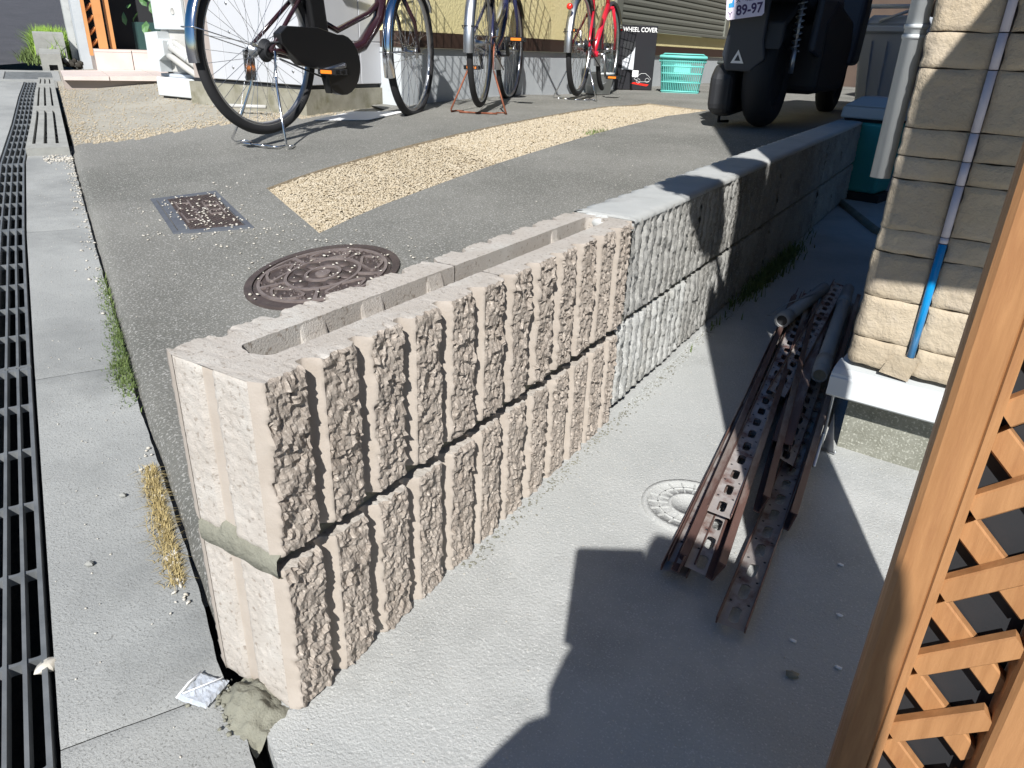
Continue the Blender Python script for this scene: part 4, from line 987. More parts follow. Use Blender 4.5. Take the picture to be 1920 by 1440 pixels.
# concrete blocks lying beside the road
t = thing('drain_box', 'grey concrete drain block with a small square hole at its foot, nearest the cross grating', 'concrete block', W(7.0, -.02))
mb = MB(); s0, s1, q0, q1 = 6.8, 7.0, -.075, .07; zz = .125
for (a, b, z0, z1) in ((q0, -.025, -.02, zz), (.035, q1, -.02, zz), (-.025, .035, .045, zz)): sqbox(mb, s0, s0 + .05, a, b, z0, zz)
sqbox(mb, s0 + .05, s1 + .35, q0, q1, -.02, zz); wpart(mb, 'block_body', 'greyblock', t)
mb = MB(); sqbox(mb, s0 + .045, s0 + .0495, -.0249, .0349, -.02, .045); wpart(mb, 'hole', 'blackmat', t)
t = thing('concrete_block', 'second grey concrete block standing taller behind the one with the hole', 'concrete block', W(7.6, -.05))
mb = MB(); sqbox(mb, 7.40, 7.65, -.10, .13, -.02, .24); wpart(mb, 'block_body', 'greyblock', t)
t = thing('rock_pile', 'broken dark grey concrete pieces between the blocks and the pillar', 'rubble', W(7.2, .15))
for i in range(16):
    s, q = random.uniform(6.85, 7.4), random.uniform(.08, .22); p = W(s, q, random.uniform(.0, .06)); mb = MB(); mb.sphere(p, random.uniform(.02, .05), 6, (1, .8, .7), .6); wpart(mb, 'stone', 'greyblock' if i % 2 else 'darkgap', t)

# ---------------- bicycles ----------------
def torus(mb, R, r, n=64, m=12, flat=1.0, c=(0, 0, 0)):
    vs = []; f = []
    for i in range(n):
        a = TA * i / n
        for j in range(m):
            b = TA * j / m; rr = R + r * math.cos(b) ; vs.append((c[0] + r * flat * math.sin(b), c[1] + rr * math.cos(a), c[2] + rr * math.sin(a)))
    for i in range(n):
        for j in range(m): f.append((i * m + j, ((i + 1) % n) * m + j, ((i + 1) % n) * m + (j + 1) % m, i * m + (j + 1) % m))
    return mb.add(vs, f, True)
def rot(mb, M_, c=(0, 0, 0)): c = Vector(c); mb.v = [tuple(M_ @ (Vector(v) - c) + c) for v in mb.v]; return mb
def wheel(par, c, steer, R=.33, tr=.018, hubm='alu', name='wheel', spokes=36):
    Rm = Matrix.Rotation(steer, 3, 'Z'); c = Vector(c)
    def fin(mb, nm, m, p, **kw):
        mb.v = [tuple(Rm @ Vector(v) + (c if p is par else Vector((0, 0, 0)))) for v in mb.v]
        o = mb.build(nm, m, p, **kw); return o
    mb = MB(); torus(mb, R - tr * 1.9, .0105, 64, 10, 1.15); rim = fin(mb, name, 'alu', par)
    def sub(mb, nm, m, **kw):
        mb.v = [tuple(Rm @ Vector(v) + c) for v in mb.v]; return mb.build(nm, m, rim, **kw)
    mb = MB(); torus(mb, R - tr, tr, 72, 12, .92); sub(mb, 'tyre', 'rubber')
    mb = MB(); mb.lathe([(0, -.05), (.006, -.05), (.006, -.035), (.028, -.033), (.028, -.027), (.014, -.022), (.014, .022), (.028, .027), (.028, .033), (.006, .035), (.006, .05), (0, .05)], 20, axis='x'); sub(mb, 'hub', hubm)
    mb = MB()
    for i in range(spokes):
        a = TA * i / spokes; side = 1 if i % 2 else -1; off = .9 * (1 if (i // 2) % 2 else -1); hp = Vector((side * .030, .026 * math.cos(a + off), .026 * math.sin(a + off))); rp = Vector((0, (R - .042) * math.cos(a), (R - .042) * math.sin(a))); mb.tube([hp, rp], .0011, 4, False)
    sub(mb, 'spokes', 'chrome', kind='stuff')
    return rim
def arc(cy, cz, R, a0, a1, n=18, x=0): return [(x, cy + R * math.cos(a0 + (a1 - a0) * i / n), cz + R * math.sin(a0 + (a1 - a0) * i / n)) for i in range(n + 1)]
def fender(par, c, a0, a1, mat, steer=0, R=.352, w=.028, n=26, stays=True):
    Rm = Matrix.Rotation(steer, 3, 'Z'); c = Vector(c); mb = MB(); rows = []
    for i in range(n + 1):
        a = a0 + (a1 - a0) * i / n; row = []
        for j in range(9):
            b = (j / 8 - .5) * math.pi * .95; rr = R - .016 + .018 * math.cos(b); row.append(tuple(Rm @ Vector((w * math.sin(b), rr * math.cos(a), rr * math.sin(a))) + c))
        rows.append(row)
    mb.grid(rows, True); mb.grid([[tuple(Vector(p) * 1 + (c - Vector(p)).normalized() * .0015) for p in r_] for r_ in rows], True, True); f = mb.build('mudguard', mat, par)
    if stays:
        mb = MB(); e = Vector((0, R * math.cos(a0 + (a1 - a0) * .12), R * math.sin(a0 + (a1 - a0) * .12)))
        for s_ in (-1, 1):
            mb.tube([tuple(Rm @ Vector((s_ * .052, 0, 0)) + c), tuple(Rm @ Vector((s_ * .034, e.y, e.z)) + c)], .0022, 6)
        mb.tube([tuple(Rm @ Vector((s_ * .034, e.y, e.z)) + c) for s_ in (-1, 1)], .0022, 6); mb.build('mudguard_stay', 'chrome' if mat == 'chrome' else 'blackpl', f)
def pedal(par, c, L=.10):
    c = Vector(c); mb = MB(); s_ = 1 if c.x > 0 else -1
    mb.bbox(min(c.x, c.x + s_ * L), max(c.x, c.x + s_ * L), c.y - .010, c.y + .010, c.z - .009, c.z + .009, .003)
    for dy in (-.036, .036): mb.bbox(min(c.x, c.x + s_ * L), max(c.x, c.x + s_ * L), c.y + dy - .007, c.y + dy + .007, c.z - .012, c.z + .012, .003)
    for xx in (c.x + s_ * .004, c.x + s_ * (L - .008)): mb.bbox(xx - .004, xx + .004, c.y - .04, c.y + .04, c.z - .011, c.z + .011, .002)
    p = mb.build('pedal', 'blackpl', par)
    for dy in (-.0445, .0445): mb = MB(); mb.box(c.x + s_ * .02, c.x + s_ * (L - .02), c.y + dy - .0015, c.y + dy + .0015, c.z - .007, c.z + .007); mb.build('reflector', 'reflex', p)
def bike(label, hub, head, wb, steer, paint, fend, case=True, stand='chrome', drive=True, pedal_a=math.radians(10), low=True, tyre=.018, red_light=False, basket=True):
    t = thing('bicycle', label, 'bicycle', (hub[0], hub[1], hub[2] - .33), -math.radians(head), 'bicycles parked in front of the house')
    H = Vector((0, 0, .33)); Fh = Vector((0, wb, .33 - (hub[3] if len(hub) > 3 else .02)))
    wheel(t, H, 0, tr=tyre); wheel(t, Fh, steer, tr=tyre)
    fender(t, H, math.radians(188), math.radians(20), fend); fender(t, Fh, math.radians(200), math.radians(35), fend, steer)
    BB = Vector((0, .43, .275)); ST = Vector((0, .30, .62)); SP = Vector((0, .22, .86)); HB = Vector((0, wb - .17, .62)); HT = Vector((0, wb - .23, .80))
    mb = MB(); mb.tube([BB, ST, SP], [.017, .016, .013], 12)
    if low: mb.tube([HT + Vector((0, .02, -.05)), Vector((0, wb - .28, .48)), Vector((0, wb - .42, .36)), BB + Vector((0, .06, .03)), BB], .029 if case else .021, 14); mb.tube([ST + (BB - ST) * .45, Vector((0, .50, .42)), Vector((0, wb - .36, .50)), HB], .014, 10)
    else: mb.tube([HT, ST + Vector((0, 0, .02))], .016, 12); mb.tube([HB, BB], .021, 12)
    mb.tube([HB + Vector((0, .02, -.04)), HT + Vector((0, -.01, .06))], .019, 12)
    for s_ in (-1, 1):
        mb.tube([BB + Vector((s_ * .018, -.03, 0)), H + Vector((s_ * .06, .05, 0)), H + Vector((s_ * .062, 0, 0))], [.011, .010, .009], 10); mb.tube([ST + Vector((s_ * .012, 0, -.04)), H + Vector((s_ * .062, .0, .0))], [.010, .008], 10)
    mb.cyl(BB - Vector((.04, 0, 0)), BB + Vector((.04, 0, 0)), .021, 16); mb.build('frame', paint, t)
    mb = MB()
    for s_ in (-1, 1): mb.tube([HB + Vector((s_ * .04, .03, -.02)), (HB + Fh) / 2 + Vector((s_ * .05, .045, 0)), Fh + Vector((s_ * .05, 0, 0))], [.012, .011, .008], 10)
    mb.tube([HB + Vector((-.045, .03, -.015)), HB + Vector((.045, .03, -.015))], .013, 10); mb.build('fork', paint, t)
    mb = MB(); mb.tube([(-.28, wb - .45, .96), (-.24, wb - .30, 1.0), (-.05, wb - .24, .98), (.05, wb - .24, .98), (.24, wb - .30, 1.0), (.28, wb - .45, .96)], .011, 10); mb.tube([HT, (0, wb - .24, .98)], .012, 10); mb.build('handlebar', 'chrome', t)
    mb = MB(); mb.sphere((0, .18, .89), .12, 14, (.75, 1.1, .35)); mb.build('saddle', 'blackmat', t)
    if basket:
        mb = MB(); y0, y1 = wb - .18, wb + .14
        for z in (.72, .78, .84, .90, .96):
            k = (z - .7) * .15; mb.tube([(-.15 - k, y0, z), (.15 + k, y0, z), (.15 + k, y1 + k, z), (-.15 - k, y1 + k, z)], .003, 5, closed=True)
        for i in range(12): x = -.15 + .3 * i / 11; mb.tube([(x * 1.25, y0, .96), (x, y0, .72), (x, y1, .72), (x * 1.25, y1 + .04, .96)], .002, 4)
        mb.build('basket', 'blackmat', t)
    if case:
        mb = MB(); mb.prism([(.30, .40), (.40, .40), (.345, .80), (.235, .80)], 'x', -.042, .042); o = mb.build('battery', 'blackpl', t); bv = o.modifiers.new('bevel', 'BEVEL'); bv.width = .012; bv.segments = 3
        # chain case: long tapering shell with a round front, open lower rear
        pr = []
        for i in range(15): a = math.radians(100 - 230 * i / 14); pr.append((BB.y + .128 * math.cos(a), BB.z + .128 * math.sin(a)))
        pr += [(BB.y - .085, BB.z - .12), (BB.y - .12, BB.z - .02), (.16, BB.z + .0), (.05, .355), (.045, .395), (.09, .425), (.28, .425)]
        mb = MB(); mb.prism(pr, 'x', .040, .082); o = mb.build('chain_case', 'blackpl', t); bv = o.modifiers.new('bevel', 'BEVEL'); bv.width = .009; bv.segments = 3; bv.limit_method = 'ANGLE'
    mb = MB(); mb.lathe([(.03, .060), (.034, .060), (.034, .064), (.03, .064)], 20, (0, H.y, H.z), axis='x')
    mb.v = [v for v in mb.v]
    mb.tube([(.062, BB.y, BB.z - .085), (.062, .05, .30)], .004, 6); mb.tube([(.062, .0, .36), (.062, .24, .37)], .004, 6); mb.build('chain', 'ruststeel' if not drive else 'blackmat', t)
    for s_ in (-1, 1):
        a = pedal_a if s_ > 0 else pedal_a + math.pi; e = BB + Vector((s_ * .095, .165 * math.cos(a), .165 * math.sin(a)))
        mb = MB(); mb.tube([BB + Vector((s_ * .085, 0, 0)), e], [.012, .009], 8); mb.cyl(BB + Vector((s_ * .04, 0, 0)), BB + Vector((s_ * .092, 0, 0)), .011, 10); mb.build('crank', 'alu' if drive else 'blackmat', t); pedal(t, e + Vector((s_ * .012, 0, 0)))
    # rear stand: two legs splayed to looped feet
    if stand:
        zg = -(hub[2] - .33 - slab_z(hub[0], hub[1])) + .004
        mb = MB(); w0, w1 = .07, .155; y0, y1 = .015, -.055
        for s_ in (-1, 1):
            mb.tube([(s_ * w0, y0, .33), (s_ * w0, y0 - .005, .20), (s_ * (w1 - .04), y1 + .03, zg + .11), (s_ * w1, y1, zg + .012), (s_ * (w1 + .002), y1 + .02, zg), (s_ * (w1 - .02), y1 + .07, zg), (s_ * (w1 - .06), y1 + .05, zg), (s_ * (w1 - .05), y1 + .0, zg), (s_ * .04, y1 - .005, zg)], .0052, 8)
        mb.tube([(-.045, y1 - .005, zg), (.045, y1 - .005, zg)], .0045, 8); st = mb.build('kickstand', stand, t)
        mb = MB(); pts = [(.078 + .006 * math.cos(k * 1.2), .02 - .0008 * k, .31 - .0022 * k + .006 * math.sin(k * 1.2)) for k in range(60)]; mb.tube(pts, .0013, 4); mb.build('spring', 'chrome', st)
        mb = MB(); mb.bbox(-.075, -.066, -.02, .04, .21, .33, .003); mb.build('bracket', stand, st)
    if drive:   # derailleur and cassette
        mb = MB()
        for k in range(5): mb.lathe([(0, .036 + .004 * k), (.045 - .005 * k, .036 + .004 * k), (.045 - .005 * k, .0385 + .004 * k), (0, .0385 + .004 * k)], 22, (0, 0, .33), axis='x')
        mb.build('cassette', 'blackmat', t)
    if red_light:
        mb = MB(); mb.lathe([(0, -.006), (.016, -.005), (.019, 0), (.019, .02), (0, .02)], 20); mb.v = [(x, -.36 + z, .55 + y) for x, y, z in mb.v]; mb.build('rear_reflector', 'redreflex', t)
    return t
def hubz(x, y, lift=0): return slab_z(x, y) + .33 + lift
bx, by = -2.11, 1.89
b1 = bike('nearest bicycle, dark maroon with a big black chain case and chrome stand', (bx, by, .228, .022 + .228 - hubz(-2.17, 2.98) ), -4, 1.10, math.radians(14), 'maroon', 'chrome', pedal_a=math.radians(188), stand='chrome', tyre=.021)
bike('middle bicycle, dark blue, on a rusty stand, seen almost end on', (-1.93, 3.27, .29, .03), -23, 1.08, math.radians(-6), 'navy', 'alu', case=False, stand='ruststand', pedal_a=math.radians(150), drive=False, low=True)
bike('farthest bicycle, bright red frame with a red rear reflector', (-2.0, 4.62, .305, .02), -13, 1.0, math.radians(-3), 'red', 'alu', case=False, stand='chrome', pedal_a=math.radians(-70), drive=True, low=False, red_light=True, tyre=.020)

# ---------------- scooter ----------------
mx, my = -.475, 3.70; mz = slab_z(mx, my)
t = thing('scooter', 'dark motor scooter seen from behind in the shade, with number plate and triangle mark', 'scooter', (mx, my, mz), 0)
def ell(mb, c, r, n=16): mb.sphere(c, 1, n, r)
mb = MB(); torus(mb, .19, .062, 56, 16, 1.15, (0, 0, .252)); w1 = mb.build('wheel', 'rubber', t)
mb = MB(); mb.lathe([(0, -.06), (.13, -.045), (.14, -.05), (.14, .05), (.13, .045), (0, .06)], 28, (0, 0, .252), axis='x'); mb.build('rim', 'blackmat', w1)
mb = MB(); torus(mb, .20, .055, 48, 14, 1.0, (.06, 1.52, .25)); w2 = mb.build('wheel', 'rubber', t)
mb = MB(); mb.lathe([(0, -.04), (.14, -.03), (.15, .03), (0, .05)], 24, (.06, 1.52, .25), axis='x'); mb.build('rim', 'blackmat', w2)
def pr(name, poly, x0, x1, m, bev=.012, par=None):
    mb = MB(); mb.prism(poly, 'x', x0, x1); o = mb.build(name, m, par or t); bv = o.modifiers.new('bevel', 'BEVEL'); bv.width = bev; bv.segments = 3; bv.limit_method = 'ANGLE'; return o
# mudflap: tapering plate hanging behind the tyre (outline seen from behind)
mb = MB(); out = [(-.165, .62), (-.150, .46), (-.172, .335), (-.150, .265), (-.03, .262), (.035, .32), (.02, .40), (.03, .62)]
vs = [(x, -.30 + .14 * (.62 - z), z) for x, z in out] + [(x, -.27 + .14 * (.62 - z), z) for x, z in out]; n = len(out)
mb.add(vs, [tuple(range(n)), tuple(range(n, 2 * n))[::-1]] + [((i + 1) % n, i, i + n, (i + 1) % n + n) for i in range(n)]); o = mb.build('mudflap', 'moto', t); bv = o.modifiers.new('bevel', 'BEVEL'); bv.width = .008; bv.segments = 2
flapy = lambda z: -.3015 + .14 * (.62 - z)
tri = [(-.125, .298), (-.062, .298), (-.092, .358)]; tin = [(-.107, .309), (-.078, .309), (-.092, .338)]
mb = MB(); vs = [(x, flapy(z) - .001, z) for x, z in tri + tin]; mb.add(vs, [(0, 1, 4, 3), (1, 2, 5, 4), (2, 0, 3, 5)]); mb.build('triangle_mark', 'white', t)
# number plate, tilted
PL = Matrix.Rotation(math.radians(-8), 3, 'Y'); pc = Vector((-.072, -.335, .536)); TX = Matrix.Rotation(math.radians(-6), 3, 'X')
def pv(x, y, z): return tuple(TX @ (PL @ Vector((x, y, z))) + pc)
mb = MB(); w, h, c = .086, .047, .010; o8 = [(-w + c, -h), (w - c, -h), (w, -h + c), (w, h - c), (w - c, h), (-w + c, h), (-w, h - c), (-w, -h + c)]
vs = [pv(x, -.0015, z) for x, z in o8] + [pv(x, .0015, z) for x, z in o8]; mb.add(vs, [tuple(range(8)), tuple(range(8, 16))[::-1]] + [((i + 1) % 8, i, i + 8, (i + 1) % 8 + 8) for i in range(8)]); plate = mb.build('number_plate', 'plate', t)
def text(body, size, mat, parent, fn, name='lettering', ax=0.0, ay=0.0, bold=0.0, sx=1.0):
    cu = bpy.data.curves.new('t', 'FONT'); cu.body = body; cu.size = size; cu.align_x = 'CENTER'; cu.align_y = 'CENTER'; cu.offset = bold; cu.resolution_u = 4
    o = bpy.data.objects.new('t', cu); COL.objects.link(o); dg = bpy.context.evaluated_depsgraph_get(); me = bpy.data.meshes.new_from_object(o.evaluated_get(dg)); bpy.data.objects.remove(o)
    for v in me.vertices: v.co = Vector(fn(v.co.x * sx + ax, v.co.y + ay))
    me.materials.clear(); me.materials.append(M[mat]); o = bpy.data.objects.new(name, me); COL.objects.link(o); o.parent = parent; return o
text('89-97', .058, 'ink', plate, lambda x, z: pv(x, -.0025, z), 'plate_number', .019, -.014, .0016, .88)
text('Y', .034, 'ink', plate, lambda x, z: pv(x, -.0025, z), 'plate_letter', -.067, -.027, .0)
text('大・吹田市', .021, 'ink', plate, lambda x, z: pv(x, -.0025, z), 'plate_town', .010, .029, .0004)
mb = MB(); mb.add([pv(x, -.0022, z) for x, z in ((-.076, .004), (-.050, .004), (-.050, .038), (-.057, .038), (-.061, .024), (-.076, .022))], [(0, 1, 2, 3, 4, 5)]); mb.build('plate_picture', 'blueprint', plate)
mb = MB(); mb.cyl(pv(.066, -.003, .038), pv(.066, .0, .038), .004, 10); mb.build('plate_bolt', 'alu', plate)
pr('tail_body', [(-.30, .62), (-.34, .80), (-.10, .86), (.5, .84), (.9, .60), (.86, .42), (.5, .38), (.2, .50), (-.1, .60)], -.16, .16, 'moto', .03)
pr('leg_shield', [(1.0, .30), (1.05, .40), (1.22, .95), (1.30, .95), (1.34, .5), (1.28, .30)], -.19, .24, 'moto', .03)
pr('floorboard', [(.5, .22), (.5, .36), (1.05, .36), (1.10, .24)], -.17, .2, 'blackmat', .02)
pr('front_mudguard', [(1.28, .38), (1.34, .50), (1.52, .55), (1.70, .50), (1.78, .36), (1.70, .40), (1.52, .47), (1.36, .42)], .0, .13, 'moto', .015)
pr('underbody', [(.18, .16), (.18, .50), (.40, .62), (1.0, .55), (1.15, .30), (1.0, .16)], -.13, .21, 'blackmat', .04)
pr('engine_case', [(-.13, .20), (-.10, .33), (.10, .36), (.48, .34), (.5, .2), (.1, .12), (-.08, .13)], -.21, -.085, 'blackmat', .03)
pr('silencer', [(-.24, .07), (-.25, .24), (-.18, .30), (.25, .28), (.42, .20), (.38, .07), (-.15, .05)], -.225, -.10, 'blackmat', .04)
mb = MB(); pts = [(.11 + .021 * math.cos(k * .7), -.02 + .05 * k / 70, .34 + .0034 * k + .021 * math.sin(k * .7) * 0) if False else (.115 + .02 * math.cos(k * .7), -.03 + .02 * math.sin(k * .7), .36 + .0030 * k) for k in range(76)]; mb.tube(pts, .004, 5); mb.cyl((.115, -.03, .30), (.115, -.03, .60), .009, 8); mb.cyl((.115, -.03, .26), (.115, -.03, .37), .013, 10); mb.build('shock_absorber', 'galv', t)
pr('mudguard', [(-.25, .36), (-.24, .48), (.0, .58), (.26, .50), (.27, .46), (.0, .54), (-.20, .46)], -.07, .10, 'blackmat', .01)
mb = MB(); mb.tube([(-.16, .0, .20), (-.20, -.05, .10), (-.21, -.02, .012), (-.18, .05, .012)], .008, 8); mb.build('stand_leg', 'blackmat', t)
mb = MB(); mb.tube([(-.33, 1.0, 1.0), (-.12, 1.16, 1.05), (.12, 1.2, 1.05), (.34, 1.0, 1.0)], .015, 10); mb.build('handlebar', 'blackmat', t)
o = pr('rear_lamp', [(-.35, .64), (-.355, .72), (-.33, .74), (-.32, .64)], -.10, .10, 'redreflex', .01)
o = pr('side_pannel', [(.0, .36), (.05, .60), (.6, .62), (.7, .40), (.3, .32)], .165, .20, 'moto', .02); o.name = 'side_panel'

# ---------------- things by the yellow house ----------------
bz = slab_z(-2.27, 6.3)
t = thing('wheel_cover_box', 'black cardboard box lettered WHEEL COVER leaning beside the red bicycle', 'box', (-2.275, 6.31, bz), math.radians(31))
mb = MB(); mb.bbox(-.17, .17, 0, .10, .003, .53, .002); mb.build('carton', 'blackbox', t)
F = lambda x, z: (x, -.0018, z)
text('WHEEL COVER', .052, 'white', t, F, 'lettering', .015, .495, .001, .86)
mb = MB(); mb.add([(-.160, -.0012, .484), (-.145, -.0012, .484), (-.145, -.0012, .508), (-.160, -.0012, .508)], [(0, 1, 2, 3)]); mb.build('red_dot', 'redreflex', t)
mb = MB(); mb.add([F(x, z) for x, z in ((-.12, .17), (-.015, .17), (-.015, .40), (-.12, .40))], [(0, 1, 2, 3)]); pp_ = mb.build('label_panel', 'paper', t)
mb = MB(); vs = [(-.12, -.0026, .40), (-.015, -.0026, .40)] + [(-.015 - .105 * i / 8, -.0026, .36 - .115 * (i / 8) ** .6) for i in range(9)]; mb.add(vs, [tuple(range(11))]); mb.build('wheel_picture', 'blackmat', pp_)
mb = MB(); mb.add([F(x, z) for x, z in ((-.02, .11), (.035, .11), (.035, .165), (-.02, .165))], [(0, 1, 2, 3)]); mb.build('white_sticker', 'white', t)
mb = MB(); mb.tube([F(x, z) for x, z in ((.0, .095), (.03, .12), (.06, .14), (.10, .142), (.13, .12), (.15, .10), (.14, .075), (.05, .07), (.0, .095))], .0016, 4); mb.tube([F(.04 + .018 * math.cos(a), .078 + .018 * math.sin(a)) for a in np.linspace(0, 6, 12)], .0014, 4); mb.tube([F(.12 + .018 * math.cos(a), .085 + .018 * math.sin(a)) for a in np.linspace(0, 6, 12)], .0014, 4); mb.build('car_drawing', 'white', t)
mb = MB(); mb.add([F(x, z) for x, z in ((-.03, .055), (.12, .035), (.14, .05), (.0, .066))], [(0, 1, 2, 3)]); mb.build('red_streak', 'redreflex', t)
def basket(x, y, rz, w, d, h, m, label, rim2=True, writing=True):
    z = slab_z(x, y); t = thing('shopping_basket', label, 'basket', (x, y, z), rz); k = .86
    mb = MB()
    for (a, b, nrm) in (((-w / 2, -d / 2), (w / 2, -d / 2), 0), ((w / 2, -d / 2), (w / 2, d / 2), 1), ((w / 2, d / 2), (-w / 2, d / 2), 0), ((-w / 2, d / 2), (-w / 2, -d / 2), 1)):
        L = math.hypot(b[0] - a[0], b[1] - a[1]); nb = int(L / .017)
        for i in range(nb + 1):
            u = i / nb; p = Vector((a[0] + (b[0] - a[0]) * u, a[1] + (b[1] - a[1]) * u, 0)); mb.tube([p * k + Vector((0, 0, .01)), p + Vector((0, 0, h - .03))], .0036, 4, False)
        for zz in (.012, .085, .155, .215 if writing else .2):
            kk = k + (1 - k) * zz / h; mb.tube([Vector((a[0], a[1], 0)) * kk + Vector((0, 0, zz)), Vector((b[0], b[1], 0)) * kk + Vector((0, 0, zz))], .006, 5)
    mb.box(-w / 2 * k, w / 2 * k, -d / 2 * k, d / 2 * k, 0, .008); mb.build('lattice_body', m, t)
    mb = MB(); mb.tube([(-w / 2 - .01, -d / 2 - .01, h - .012), (w / 2 + .01, -d / 2 - .01, h - .012), (w / 2 + .01, d / 2 + .01, h - .012), (-w / 2 - .01, d / 2 + .01, h - .012)], .014, 8, closed=True); mb.build('rim', m, t)
    for s_ in (-1, 1):
        mb = MB(); mb.tube([(-w / 2 - .012, s_ * .02, h - .01), (-w / 2 + .02, s_ * (d / 2 - .02), h + .012), (w / 2 - .02, s_ * (d / 2 - .02), h + .012), (w / 2 + .012, s_ * .02, h - .01)], .006, 8); mb.build('handle', m, t)
    if writing:
        mb = MB(); mb.box(-.07, .07, -d / 2 * .955 - .002, -d / 2 * .955 + .004, .165, .235); mb.build('name_panel', m, t)
    return t
basket(-1.87, 6.42, math.radians(18), .37, .26, .27, 'tealbasket', 'teal green plastic shopping baskets nested together beside the black box')
basket(-1.86, 6.40, math.radians(18), .37, .26, .30, 'tealbasket', 'upper teal shopping basket nested in the other, its handles folded in')
basket(-1.38, 6.45, math.radians(10), .30, .26, .27, 'darkbasket', 'dark grey basket in the shade between the teal baskets and the scooter', writing=False)
z = slab_z(-2.25, 5.65); t = thing('bucket', 'small white bucket behind the red bicycle wheels', 'bucket', (-2.27, 5.55, z))
mb = MB(); mb.lathe([(0, .002), (.10, .002), (.118, .15), (.125, .152), (.125, .165), (.115, .165), (.097, .012), (0, .012)], 28); mb.build('pail', 'pvcwhite', t)
mb = MB(); mb.tube([(-.12, 0, .15), (-.10, -.09, .09), (0, -.13, .06), (.10, -.09, .09), (.12, 0, .15)], .002, 6); mb.build('handle', 'alu', t)
z = slab_z(-1.6, 6.8); t = thing('umbrella_bag', 'pale blue folded bag hanging beside the scooter in the shade', 'bag', (-1.15, 6.1, .1))
mb = MB(); mb.sphere((0, 0, .24), .12, 12, (.55, .45, 1.5), .15); mb.build('bag_body', 'greypl', t)
# grey dustbin
z = slab_z(-.1, 5.75); t = thing('dustbin', 'tall grey lidded dustbin in the shade behind the scooter', 'dustbin', (-.12, 5.80, z), math.radians(-8))
def taper(mb, w0, d0, w1, d1, z0, z1): return mb.hexa([(-w0, -d0, z0), (w0, -d0, z0), (w0, d0, z0), (-w0, d0, z0), (-w1, -d1, z1), (w1, -d1, z1), (w1, d1, z1), (-w1, d1, z1)])
mb = taper(MB(), .16, .16, .215, .215, 0, .50); o = mb.build('body', 'greybin', t); bv = o.modifiers.new('b', 'BEVEL'); bv.width = .02; bv.segments = 3
mb = MB()
for x in (-.12, -.02, .08, .16): mb.hexa([(x * .8 - .004, -.166, .02), (x * .8 + .004, -.166, .02), (x * .8 + .004, -.15, .02), (x * .8 - .004, -.15, .02), (x - .004, -.219, .44), (x + .004, -.219, .44), (x + .004, -.20, .44), (x - .004, -.20, .44)])
mb.build('ribs', 'greybin', t)
mb = taper(MB(), .235, .235, .225, .225, .49, .535); o = mb.build('rim', 'greybin', t); o.modifiers.new('b', 'BEVEL').width = .01
mb = taper(MB(), .20, .20, .17, .17, .536, .60); o = mb.build('lid', 'greybin', t); o.modifiers.new('b', 'BEVEL').width = .015
mb = MB(); mb.tube([(-.19, -.19, .54), (-.17, -.20, .65), (.17, -.20, .65), (.19, -.19, .54)], .014, 8); mb.tube([(-.10, -.205, .56), (.12, -.205, .64)], .010, 8); mb.build('handle', 'greybin', t)
# teal bin with grey lid
t = thing('teal_bin', 'teal plastic bin with a pale grey lid in the alley behind the old wall', 'bin', (.062, 3.86, -.385), math.radians(-12))
mb = taper(MB(), .095, .10, .125, .13, 0.05, .385); o = mb.build('body', 'teal', t); bv = o.modifiers.new('b', 'BEVEL'); bv.width = .015; bv.segments = 3
mb = taper(MB(), .118, .12, .122, .125, .386, .398); mb.build('neck', 'blackmat', t)
mb = MB(); mb.hexa([(-.14, -.14, .40), (.14, -.14, .40), (.14, .14, .40), (-.14, .14, .40), (-.135, -.135, .455), (.135, -.135, .455), (.135, .135, .455), (-.135, .135, .455)]); mb.hexa([(-.135, -.135, .4552), (.135, -.135, .4552), (.135, .135, .4552), (-.135, .135, .4552), (-.08, -.07, .50), (.09, -.07, .50), (.09, .08, .50), (-.08, .08, .50)])
o = mb.build('lid', 'greypl', t); bv = o.modifiers.new('b', 'BEVEL'); bv.width = .01; bv.segments = 2
mb = MB(); mb.box(-.10, .12, -.1, .1, -.0, .049); mb.build('base', 'blackmat', t)
mb = MB(); mb.box(-.16, .18, -.14, .14, -.03, -.001); 

# ---------------- stuff: gravel, pebbles, weeds ----------------
n = 42000; x = RNG.uniform(-1.57, -1.05, n); d = .63 + (4.15 - .63) * RNG.random(n) ** 1.45; P = []
for xx, dd in zip(x, d):
    yy = yseam(xx) + dd; P.append((xx, yy, slab_z(xx, yy) - .0145 + random.random() * .007))
sz = np.where(d < 1.6, RNG.uniform(.0032, .0062, n), RNG.uniform(.0045, .009, n))
pebbles('gravel_stones', P, sz, 'stone', .7, kind='stuff', label='tan gravel filling the strip in the driveway', cat='gravel')
P = []; S = []
for _ in range(130): # around and on the iron lid and manhole
    u, v = random.uniform(.1, .95), random.uniform(.05, 1.0); P.append(lidp(u, v, .0065)); S.append(random.uniform(.003, .0065))
for _ in range(110):
    p = lidp(random.uniform(-.4, 1.6), random.choice((random.gauss(1.05, .06), random.uniform(-.3, 1.5))), 0); P.append((p[0], p[1], p[2] + .002)); S.append(random.uniform(.0025, .006))
for _ in range(45):
    p = mhp(MR * math.sqrt(random.random()), random.uniform(0, TA), .0105); P.append(p); S.append(random.uniform(.003, .0065))
for _ in range(420):
    xx = random.uniform(-3.2, -.2); yy = yseam(xx) + random.uniform(.03, 3.2); P.append((xx, yy, slab_z(xx, yy) + .003)); S.append(random.choice((.0015, .002, .003)))
for _ in range(160):
    xx = random.gauss(-.85, .14); yy = random.gauss(.98, .10); P.append((xx, yy, slab_z(xx, yy) + .003)); S.append(random.uniform(.002, .005))
pebbles('scattered_pebbles', P, S, 'pebble', kind='stuff', label='small pale pebbles scattered over the driveway and lids', cat='pebbles')
P = []; S = []
